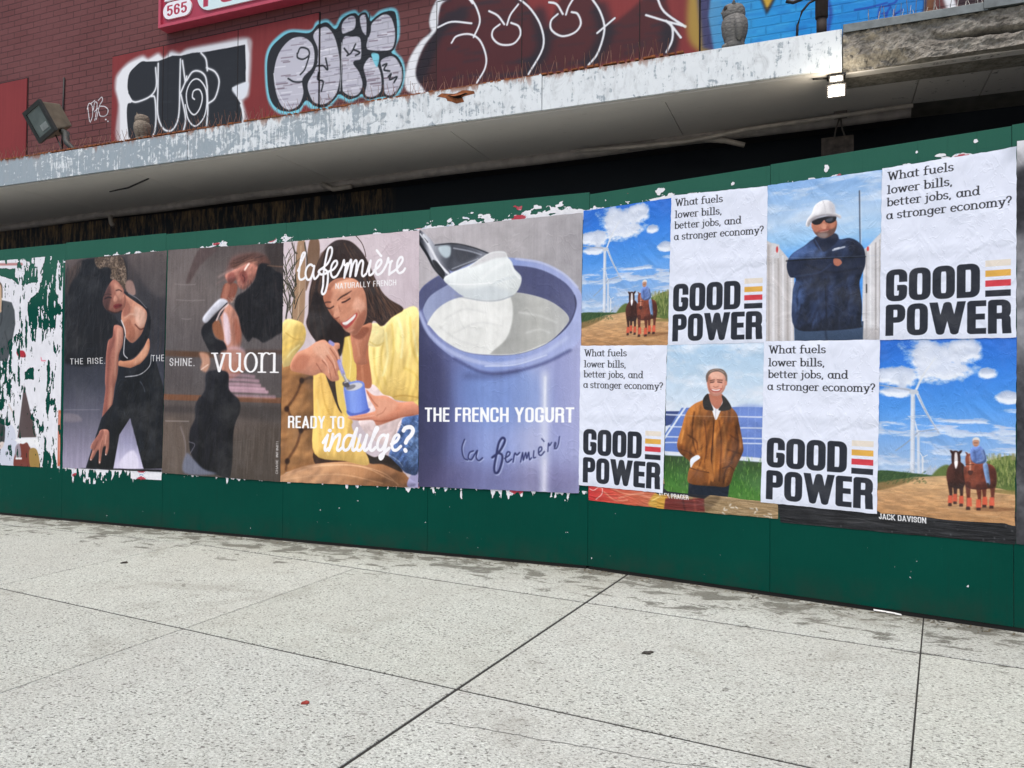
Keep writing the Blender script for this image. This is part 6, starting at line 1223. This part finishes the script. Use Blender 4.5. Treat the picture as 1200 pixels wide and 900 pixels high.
# ---------------------------------------------------------------- owls and pole on the canopy
def owl(u, v, sc, rz, label, cols):
    t = NT('owl_plastic'); co = t.coord((1, 1, 1.6)); vo = t.n('TexVoronoi', feature='F1'); t.set(vo.inputs['Vector'], co); vo.inputs['Scale'].default_value = 55/sc*.24
    n = t.noise(co, 14, 4); mat = t.out(t.mix(t.ramp(vo.outputs['Distance'], (.1, 0), (.6, .8)), lin(cols[0]), t.mix(n, lin(cols[1]), lin(cols[0]))), .8, t.bump(vo.outputs['Distance'], .7, .006))
    m = MB(); P = [(.0, 0), (.27, 0), (.28, .05), (.25, .12), (.27, .18), (.33, .34), (.35, .48), (.33, .6), (.27, .68), (.22, .71)]
    m.lathe([(p[0]*sc*.98, p[1]*sc) for p in P], 22, sq=.82)
    H = [(.25, .66), (.265, .70), (.272, .77), (.262, .85), (.22, .915), (.12, .95), (.0, .955)]
    m.lathe([(p[0]*sc, p[1]*sc) for p in H], 22, c=(0, -.02*sc, 0), sq=.9)
    m.v = [(x*(.78 if sc > .25 else .95), y, z) for x, y, z in m.v]
    for s in (-1, 1):
        m.tube([(s*.15*sc, -.06*sc, .88*sc), (s*.19*sc, -.07*sc, .94*sc), (s*.215*sc, -.07*sc, 1.0*sc)], [.05*sc, .026*sc, .003*sc], 8)
        m.tube([(s*.22*sc, -.02*sc, .64*sc), (s*.275*sc, .01*sc, .42*sc), (s*.22*sc, .04*sc, .16*sc), (s*.15*sc, .06*sc, .04*sc)], [.05*sc, .09*sc, .07*sc, .02*sc], 8)
        m.tube([(s*.1*sc, -.2*sc, .03*sc), (s*.1*sc, -.29*sc, .0)], [.06*sc, .03*sc], 8)
    m.tube([(0, -.215*sc, .80*sc), (0, -.27*sc, .765*sc), (0, -.255*sc, .72*sc)], [.04*sc, .03*sc, .006*sc], 8)
    r = empty('owl_decoy', W(u, v, 3.296), ROT+rz); tag(r, label, 'owl decoy', 'plastic owls on the canopy'); m.build('body', mat, r)
    e = MB()
    for s in (-1, 1): e.lathe([(0, -.012*sc), (.055*sc, -.01*sc), (.05*sc, .01*sc), (0, .014*sc)], 12)
    ey = plain('owl_eye', (58, 46, 34), .4)
    for s in (-1, 1):
        e = MB(); e.lathe([(.001, -.014*sc), (.06*sc, -.008*sc), (.05*sc, .012*sc), (.001, .016*sc)], 12); o = e.build('eye', ey, r); o.rotation_euler = (radians(90), 0, radians(-s*-20)); o.location = (s*.1*sc, -.225*sc, .83*sc)
owl(-3.94, -.06, .235, -1.5, 'weathered tan owl decoy standing before the black and white graffiti', ((138, 126, 112), (84, 74, 64)))
owl(.94, -.05, .29, -1.2, 'grey feathered owl decoy standing before the blue mural', ((120, 118, 114), (76, 74, 74)))
r = empty('service_mast', W(1.44, -.03, 3.29), ROT); tag(r, 'dark rusty mast with a drooping black cable rising from the canopy right end', 'mast')
m = MB(); m.tube([(0, 0, 0), (0, 0, .12)], .029, 12); m.tube([(0, 0, .12), (0, 0, .9)], .036, 12); m.tube([(0, 0, .9), (0, 0, 2.1)], .03, 12); m.build('pole', plain('mast_rust', (62, 52, 48), .75, .3, var=.4), r)
m = MB(); m.tube([(-.03, 0, .24), (-.07, 0, .225), (-.11, 0, .18), (-.135, 0, .1), (-.14, 0, .0)], .0075, 8); m.tube([(-.03, 0, .245), (-.1, 0, .26), (-.16, 0, .245), (-.2, 0, .26)], .012, 8); m.build('cable', plain('mast_cable', (26, 26, 30), .5), r)

# ---------------------------------------------------------------- green plywood fence
def fence_mat():
    t = NT('green_paint'); co = t.coord(); sx = t.n('SeparateXYZ'); t.set(sx.inputs[0], co)
    n = t.noise(co, 1.6, 5, .6); gr = t.noise(t.coord((34, 34, .9)), 1.3, 6, .7); f = t.noise(co, 45, 5, .7)
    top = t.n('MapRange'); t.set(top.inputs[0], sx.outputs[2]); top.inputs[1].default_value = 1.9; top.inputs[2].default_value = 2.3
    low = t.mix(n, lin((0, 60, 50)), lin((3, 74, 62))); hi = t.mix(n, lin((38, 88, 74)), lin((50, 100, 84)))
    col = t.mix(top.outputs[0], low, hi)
    col = t.mix(t.ramp(gr, (.58, 0), (.72, .35)), col, lin((20, 52, 44)))
    col = t.mix(t.ramp(f, (.69, 0), (.73, .55)), col, lin((96, 122, 112)))
    dr = t.noise(t.coord((60, 60, 2.2)), 1., 5, .75); col = t.mix(t.ramp(dr, (.66, 0), (.72, .5)), col, lin((12, 44, 36)))
    sp_ = t.noise(t.coord((4, 4, 9)), 6, 5, .7); col = t.mix(t.ramp(sp_, (.68, 0), (.74, .4)), col, lin((70, 110, 96)))
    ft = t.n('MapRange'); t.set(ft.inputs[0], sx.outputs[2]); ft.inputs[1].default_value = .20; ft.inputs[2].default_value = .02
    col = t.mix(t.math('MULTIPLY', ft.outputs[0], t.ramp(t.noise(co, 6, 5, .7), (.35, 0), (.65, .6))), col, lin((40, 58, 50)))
    return t.out(col, .45, t.bump(gr, .4, .004, t.bump(f, .12, .003)), spec=.07)
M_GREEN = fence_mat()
fen = empty('plywood_fence', W(0, 0, 0), 0); tag(fen, 'long dark green plywood fence with posters, bending towards the right', 'fence')
sl_ = [-9.3, -8.55, -7.33, -6.115, -4.909, -3.718, -2.476, -1.20, 0.]
sr_ = [0., 1.19, 2.372, 3.59, 4.8, 6.0]
hts = [2.49, 2.5, 2.492, 2.497, 2.505, 2.496, 2.494, 2.507]
def panel(a, b, z1, D, rz):
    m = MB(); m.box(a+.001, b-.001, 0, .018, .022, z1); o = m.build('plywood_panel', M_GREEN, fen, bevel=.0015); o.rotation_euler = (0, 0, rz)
    rail = MB(); rail.box(a+.03, b-.03, .0185, .06, z1-.18, z1-.09); rail.box(a+.03, b-.03, .0185, .06, 1.2, 1.29); rail.box(a+.03, b-.03, .0185, .06, .05, .13); rail.box(a+.03, a+.07, .0605, .10, 0, z1-.09); rail.build('timber_frame', plain('timber', (120, 96, 66), .8), o)
for (a, b), z in zip(zip(sl_[:-1], sl_[1:]), hts): panel(a, b, z, DL, ROT)
for (a, b), z in zip(zip(sr_[:-1], sr_[1:]), (2.493, 2.499, 2.504, 2.498, 2.5)): panel(a, b, z, DR, ROTR)
m = MB(); m.box(-9.3, -.01, .002, .03, .0, .0215); o = m.build('base_gap', plain('gap_dark', (16, 16, 15), .95), fen); o.rotation_euler = (0, 0, ROT)  # solid dark strip standing in for the shade under the boards
m = MB(); m.box(.01, 6.0, .002, .03, .0, .0215); o = m.build('base_gap', bpy.data.materials['gap_dark'], fen); o.rotation_euler = (0, 0, ROTR)

# ---------------------------------------------------------------- posters
def paper(name, img, seed=0, gloss=.42):
    t = NT(name); uv = t.n('UVMap').outputs[0]; im = t.n('TexImage', interpolation='Cubic', extension='EXTEND'); im.image = img; t.set(im.inputs[0], uv)
    def mp(sx, sy, dz): m = t.n('Mapping'); t.set(m.inputs[0], uv); m.inputs['Scale'].default_value = (sx, sy, 1); m.inputs['Location'].default_value = (seed*1.7, seed*.9, dz); return m.outputs[0]
    g = t.noise(mp(26, 1.6, 0), 1.6, 5, .6, 1.); w = t.noise(mp(2.2, 2.6, 1), 1.7, 2, .5, 1.2); cr = t.math('ABSOLUTE', t.math('SUBTRACT', t.noise(mp(3.2, 2.4, 2), 1.7, 3, .5, 1.6), .5))
    rid = t.ramp(cr, (.0, 1), (.025, 0))
    b1 = t.bump(g, .12, .006); b2 = t.bump(w, .36, .03, b1); b3 = t.bump(rid, .2, .005, b2)
    col = t.mix(t.ramp(t.noise(mp(2, 3, 3), 2.2, 6, .65), (.5, 0), (.75, .05)), im.outputs[0], (.55, .55, .56, 1))
    return t.out(col, t.math('ADD', gloss, t.math('MULTIPLY', w, .15)), b3, spec=.3)
LAY = 0
def poster(q, mat, label, off, fold=.5, seed=0, nx=24, ny=36, curl=(), name='poster', group='posters pasted on the green fence'):
    """q: four (s, z) corners TL TR BR BL on the unrolled fence"""
    R = np.random.default_rng(100+seed); n1 = fbm(ny+1, nx+1, 8, 6, 3, .5, 300+seed)-.5; q = np.array(q, float); vs = []; uvs = []
    for j in range(ny+1):
        for i in range(nx+1):
            x, y = i/nx, j/ny; p = (q[0]*(1-x)+q[1]*x)*(1-y)+(q[3]*(1-x)+q[2]*x)*y
            e = i in (0, nx) or j in (0, ny)
            if e: p = p+R.uniform(-.0016, .0016, 2)
            d = off+.0045*(n1[j, i]+.5)*(0 if e else 1)+.003*math.exp(-((y-fold)*ny/.9)**2)*(1 if x > .12 else .3)
            for (cx, cy, k) in curl: d += k*max(0, 1-math.hypot((x-cx)/.16, (y-cy)/.10))**2
            vs.append(F(p[0], p[1], d)); uvs.append((x, 1-y))
    c0 = F(*(q[2]+q[3])/2*np.array([1, 1]), off)
    me = bpy.data.meshes.new(name); fs_ = [(j*(nx+1)+i, (j+1)*(nx+1)+i, (j+1)*(nx+1)+i+1, j*(nx+1)+i+1) for j in range(ny) for i in range(nx)]
    me.from_pydata([tuple(v-c0) for v in vs], [], fs_); l = me.uv_layers.new(name='UVMap')
    for lp in me.loops: l.data[lp.index].uv = uvs[lp.vertex_index]
    for p in me.polygons: p.use_smooth = True
    o = obj(name, me, mat); o.location = c0; return tag(o, label, 'poster', group)
def P(k, **kw): return paper('paper_'+k, ART[k], **kw)
M_GP, M_HORSE = P('gp', seed=3), P('horse', seed=5)
# remains of older posters underneath, first
poster([(.005, .603), (.604, .599), (.582, .444), (.006, .456)], P('red'), 'remnant of a red food poster showing below the first white slogan poster', .0025, ny=8)
poster([(.462, .632), (1.237, .608), (1.237, .447), (.491, .444)], P('carpet'), 'old poster strip with red trousers and tan carpet below the brown jacket man', .0035, ny=8)
poster([(1.227, .583), (2.388, .587), (2.38, .427), (1.251, .428)], P('black', gloss=.5), 'black old poster strip showing under the lower right posters', .0025, ny=8)
poster([(2.393, 2.418), (3.55, 2.41), (3.55, .43), (2.384, .43)], P('grey'), 'black and white photo poster cut by the right edge of the view', .003)
BIG = dict(nx=30, ny=46)
poster([(-4.909, 2.346), (-3.703, 2.357), (-3.724, .486), (-4.897, .474)], P('rise', seed=1, gloss=.36), 'dark poster of a curly haired dancer in black sportswear bending down', .005, .47, 1, **BIG)
poster([(-3.685, 2.358), (-2.493, 2.339), (-2.498, .459), (-3.72, .478)], P('shine', seed=2, gloss=.36), 'grey brown poster of a dancer arching backwards with long dark hair', .007, .67, 2, **BIG)
poster([(-2.493, 2.342), (-1.283, 2.347), (-1.275, .474), (-2.498, .461)], P('woman', seed=4, gloss=.36), 'poster of a smiling woman in a yellow shirt holding a blue pot', .006, .36, 3, **BIG)
poster([(-1.283, 2.353), (-.044, 2.372), (-.061, .498), (-1.271, .484)], P('yogurt', seed=6, gloss=.34), 'poster with a close up of a blue yogurt pot and a spoon', .008, .38, 4, **BIG)
poster([(-.04, 2.386), (.583, 2.388), (.562, 1.462), (-.057, 1.475)], M_HORSE, 'upper left small poster of two horses and wind turbines beside the yogurt poster', .004, .5, 5)
poster([(1.774, 1.459), (2.389, 1.452), (2.378, .519), (1.754, .523)], M_HORSE, 'lower right poster of two horses and wind turbines, nearest the right edge', .005, .52, 12)
poster([(1.176, 2.378), (1.785, 2.373), (1.774, 1.453), (1.165, 1.46)], P('hat', seed=7), 'poster of a man in a white hard hat with folded arms', .005, .47, 7)
poster([(.557, 1.471), (1.164, 1.464), (1.141, .537), (.54, .546)], P('man', seed=8), 'poster of a smiling man in a brown jacket before solar panels', .006, .5, 10)
poster([(.583, 2.402), (1.177, 2.374), (1.167, 1.462), (.563, 1.467)], M_GP, 'white slogan poster above the man in the brown jacket', .0075, .47, 6)
poster([(1.785, 2.378), (2.392, 2.387), (2.387, 1.445), (1.771, 1.455)], M_GP, 'white slogan poster right of the hard hat man, highest on the fence', .0085, .5, 8, curl=((1, 0, .02),))
poster([(-.056, 1.482), (.558, 1.467), (.534, .542), (-.062, .553)], M_GP, 'white slogan poster left of the man in the brown jacket', .0085, .49, 9)
poster([(1.158, 1.469), (1.774, 1.457), (1.758, .522), (1.14, .536)], M_GP, 'white slogan poster between the brown jacket man and lower right horses', .009, .45, 11)

# ---------------------------------------------------------------- torn paper left on the fence (outlines from noise, cut by marching squares)
def torn(name, label, cat, s0, s1, z0, z1, fieldfn, off, mat, colfn=None, uvfn=None, kind=None, step=.006):
    nx, nz = int((s1-s0)/step), int((z1-z0)/step); S, Z = np.meshgrid(np.linspace(s0, s1, nx+1), np.linspace(z0, z1, nz+1)); G = fieldfn(S, Z)
    G[0] = G[-1] = -1; G[:, 0] = G[:, -1] = -1
    vid = {}; vs = []; fs_ = []; sz = []
    def vert(key, s, z):
        if key not in vid: vid[key] = len(vs); vs.append(F(s, z, off)); sz.append((s, z))
        return vid[key]
    ins = G > 0; cnt = ins[:-1, :-1].astype(int)+ins[1:, :-1]+ins[:-1, 1:]+ins[1:, 1:]
    for j, i in zip(*np.nonzero(cnt)):
        c = [(j, i), (j, i+1), (j+1, i+1), (j+1, i)]; poly = []
        for k in range(4):
            a, b = c[k], c[(k+1) % 4]
            if ins[a]: poly.append(vert(a, S[a], Z[a]))
            if ins[a] != ins[b]:
                t = G[a]/(G[a]-G[b]); t = min(.98, max(.02, t)); poly.append(vert((min(a, b), max(a, b)), S[a]+(S[b]-S[a])*t, Z[a]+(Z[b]-Z[a])*t))
        if len(poly) > 2: fs_.append(poly)
    c0 = F((s0+s1)/2, z0, off); me = bpy.data.meshes.new(name); me.from_pydata([tuple(v-c0) for v in vs], [], fs_)
    if uvfn:
        l = me.uv_layers.new(name='UVMap')
        for lp in me.loops: l.data[lp.index].uv = uvfn(*sz[lp.vertex_index])
    if colfn:
        ca = me.color_attributes.new('tint', 'FLOAT_COLOR', 'POINT'); A = np.array(sz); C_ = colfn(A[:, 0], A[:, 1]); ca.data.foreach_set('color', np.c_[C_, np.ones(len(C_))].astype(np.float32).ravel())
    bm = bmesh.new(); bm.from_mesh(me); bmesh.ops.recalc_face_normals(bm, faces=bm.faces); bm.to_mesh(me); bm.free()
    o = obj(name, me, mat); o.location = c0; return tag(o, label, cat, kind=kind)
t = NT('torn_white'); ca = t.n('VertexColor', layer_name='tint'); co = t.coord(); M_TORN = t.out(t.mix(t.ramp(t.noise(co, 30, 5), (.45, 0), (.7, .25)), ca.outputs[0], lin((176, 178, 184))), .7, t.bump(t.noise(co, 60, 4), .3, .004))
def nz_(S, Z, a, b, seed, o=5, g=.6):
    """noise over the fence with feature size a (along) by b (up) metres"""
    h, w = S.shape; return fbm(h, w, b/(abs(Z[-1, 0]-Z[0, 0])/(h-1)), a/(abs(S[0, -1]-S[0, 0])/(w-1)), o, g, seed)
TW = np.array(lin((232, 232, 236))[:3])
def tint(S, Z):
    c = np.tile(TW, (len(S), 1)); k = np.sin(S*9.1)+np.sin(S*23.7+1)+.6*np.sin(Z*80)
    for lo, hi, col in ((1.75, 3, (178, 48, 66)), (1.3, 1.4, (120, 168, 200)), (-3, -2.25, (206, 214, 226))):
        m = (k > lo) & (k < hi); c[m] = lin(col)[:3]
    return c
def ftop(S, Z):
    edge = np.interp(S, [-4.95, -3.7, -2.5, -1.28, -.04, .58, 1.18, 1.8, 2.4, 3], [2.35, 2.36, 2.345, 2.352, 2.378, 2.392, 2.376, 2.376, 2.388, 2.41])
    d = Z-edge; n = nz_(S, Z, .06, .03, 41); big = nz_(S, Z, .35, .3, 42, 3)
    amt = np.interp(S, [-4.95, -3.6, -3., -2., -1.2, -.9, -.2, .0, .5, .9, 1.6, 2.4], [-.18, -.19, -.16, -.13, -.08, .05, .09, .07, .02, -.24, -.26, -.18])
    return n-.5+amt+(big-.5)*.75-np.maximum(d-.012, 0)*np.interp(S, [-1.4, -.9, .6, 1.], [5., 2.6, 3., 6.])-.07+.10*(d < .012)
torn('torn_paper', 'ragged white and red paper scraps along the top of the posters', 'torn paper', -4.94, 2.42, 2.32, 2.47, ftop, .0022, M_TORN, tint, kind='stuff')
def fbot(S, Z):
    edge = np.interp(S, [-6, -4.9, -3.72, -3.715, -2.5, -1.28, -.06, 0], [.47, .472, .482, .478, .46, .478, .498, .5])
    d = edge-Z; n = nz_(S, Z, .03, .10, 51); big = nz_(S, Z, .4, .3, 52, 3)
    amt = np.interp(S, [-6, -4.95, -4.5, -3.9, -3.73, -3.70, -3, -2.5, -2.49, -1.3, -1.2, -.3, 0], [-.08, .04, .09, .04, .08, -.15, -.13, -.14, -.11, -.10, -.08, -.06, .08])
    f = n-.55+amt+(big-.5)*.7-np.maximum(d-.015, 0)*np.interp(S, [-4.9, -3.8, -3.6, -1.4, -1.1, 0], [2.6, 2.6, 6, 6, 3.4, 2.4])+.08*(d < .008)
    return np.where((S > -4.08) & (S < -3.73) & (d < .066+.008*(n-.5)), .3, f)
torn('torn_paper', 'ragged white paper fringe hanging below the left and middle posters', 'torn paper', -4.95, .0, .34, .52, fbot, .0022, M_TORN, tint, kind='stuff')
def fleck(S, Z):
    return np.maximum(nz_(S, Z, .028, .03, 61, 4)-.85, nz_(S, Z, .05, .03, 62, 4)-.87)
torn('paper_flecks', 'small white paper flecks stuck on the lower green boards', 'paper flecks', -6.2, -.02, .05, .38, fleck, .0012, M_TORN, None, kind='stuff', step=.007).data.color_attributes.new('tint', 'FLOAT_COLOR', 'POINT')
torn('paper_flecks', 'small white paper flecks on the lower right green boards', 'paper flecks', .02, 3.0, .05, .42, lambda S, Z: nz_(S, Z, .026, .03, 66, 4)-.85, .0012, M_TORN, None, kind='stuff', step=.007).data.color_attributes.new('tint', 'FLOAT_COLOR', 'POINT')
for o in COL.objects:
    if o.name.startswith('paper_flecks'): a = o.data.color_attributes['tint']; a.data.foreach_set('color', np.tile(np.append(TW, 1), (len(o.data.vertices), 1)).astype(np.float32).ravel())
# white blobs on the green above the right posters
def blob(S, Z):
    f = np.full(S.shape, -1.)
    for s, z, a, b in ((.50, 2.447, .035, .016), (.12, 2.435, .006, .006), (.97, 2.418, .014, .010), (1.50, 2.425, .014, .022), (2.06, 2.405, .03, .008), (2.22, 2.45, .011, .010), (1.95, 2.44, .006, .008)): f = np.maximum(f, 1-((S-s)/a)**2-((Z-z)/b)**2+2.6*(nz_(S, Z, .016, .012, 71)-.52))
    return f
torn('paper_flecks', 'torn white paper blobs on the green above the slogan posters', 'paper flecks', .02, 2.42, 2.37, 2.48, blob, .0016, M_TORN, lambda S, Z: np.tile(TW, (len(S), 1)), kind='stuff', step=.004)
# big torn remnant at the far left
qs = np.array([(-6.023, 2.379), (-4.943, 2.386), (-4.94, .465), (-5.97, .472)]); HT = homography(qs, [(0, 0), (1, 0), (1, 1), (0, 1)])
def sz2uv(S, Z): d = HT@np.array([S, Z, np.ones_like(S)]); return d[0]/d[2], d[1]/d[2]
def fleft(S, Z):
    x, y = sz2uv(S.ravel(), Z.ravel()); h, wd = TORN_MASK.shape
    m = TORN_MASK[np.clip((y*h).astype(int), 0, h-1), np.clip((x*wd).astype(int), 0, wd-1)].reshape(S.shape)
    n = nz_(S, Z, .03, .12, 81, 6, .65); return np.where(m > .9, .17+(n-.5), (n-.5)*1.0+(m-.5)*.55)
torn('torn_poster', 'shredded white remains of an old poster with a dark jacket at far left', 'poster', -6.0, -4.93, .46, 2.40, fleft, .003, P('torn', gloss=.5), None, lambda s, z: (lambda q: (q[0], 1-q[1]))(sz2uv(s, z)), step=.0075)['group'] = 'posters pasted on the green fence'

# ---------------------------------------------------------------- small litter on the pavement
def scrap(name, u, v, rz, size, col, label, cat, group=None):
    m = MB(); a, b = size; n = 9; ts = np.linspace(0, 2*pi, n, endpoint=False); R = [1+.25*sin(3*k+u*9)+.15*cos(5*k) for k in ts]
    top = [(a*r*cos(k), b*r*sin(k), .004+.005*abs(sin(2*k+u))) for k, r in zip(ts, R)]; bot = [(x, y, .0) for x, y, z in top]
    m.add(top+[(0, 0, .011)]+bot, [(i, (i+1) % n, n) for i in range(n)]+[((i+1) % n, i, n+1+i, n+1+(i+1) % n) for i in range(n)])
    o = m.build(name, plain(name+'_%d' % int(abs(u*1000)), col, .8, var=.3, scale=60)); o.location = W(u, v, .001); o.rotation_euler = (0, 0, rz); return tag(o, label, cat, group)
scrap('wrapper', -.315, -2.592, .4, (.014, .009), (150, 54, 46), 'small crumpled red wrapper lying alone on the front pavement slab', 'wrapper')
scrap('leaf', -2.912, -1.088, .8, (.022, .016), (50, 44, 38), 'small dark curled leaf on the left pavement slab', 'leaf')
scrap('leaf', .729, -1.537, .3, (.024, .014), (60, 56, 50), 'flat dark leaf on the slab right of the wide joint', 'leaf')
m = MB(); P_ = [(1.70, -.372), (1.76, -.39), (1.80, -.405), (1.83, -.425)]
for (a, b), (c_, d) in zip(P_[:-1], P_[1:]): m.add([(a, b-.007, .006), (c_, d-.007, .008), (c_, d+.004, .012), (a, b+.004, .012)], [(0, 1, 2, 3)])
o = m.build('paper_strip', plain('strip_white', (214, 214, 212), .7)); o.matrix_world = TO_U; tag(o, 'thin white paper strip lying along the foot of the right fence', 'paper strip')
m = MB()
for i in range(520):
    u = rng.uniform(-5.5, 3.2); base = 0 if u < 0 else -u*math.tan(AL-AR); v = base-.012-abs(rng.normal(0, .06)); L = rng.uniform(.004, .016); a = rng.uniform(0, 3.1); x, y = L*cos(a), L*sin(a)
    m.add([(u-x, v-y, .002), (u+y*.4, v-x*.4, .004), (u+x, v+y, .003), (u-y*.4, v+x*.4, .006)], [(0, 1, 2, 3)])
o = m.build('leaf_litter', plain('litter_brown', (92, 84, 66), .9, var=.5, scale=3)); o.matrix_world = TO_U; tag(o, 'crumbs of dry leaves and grit along the foot of the fence', 'litter', kind='stuff')
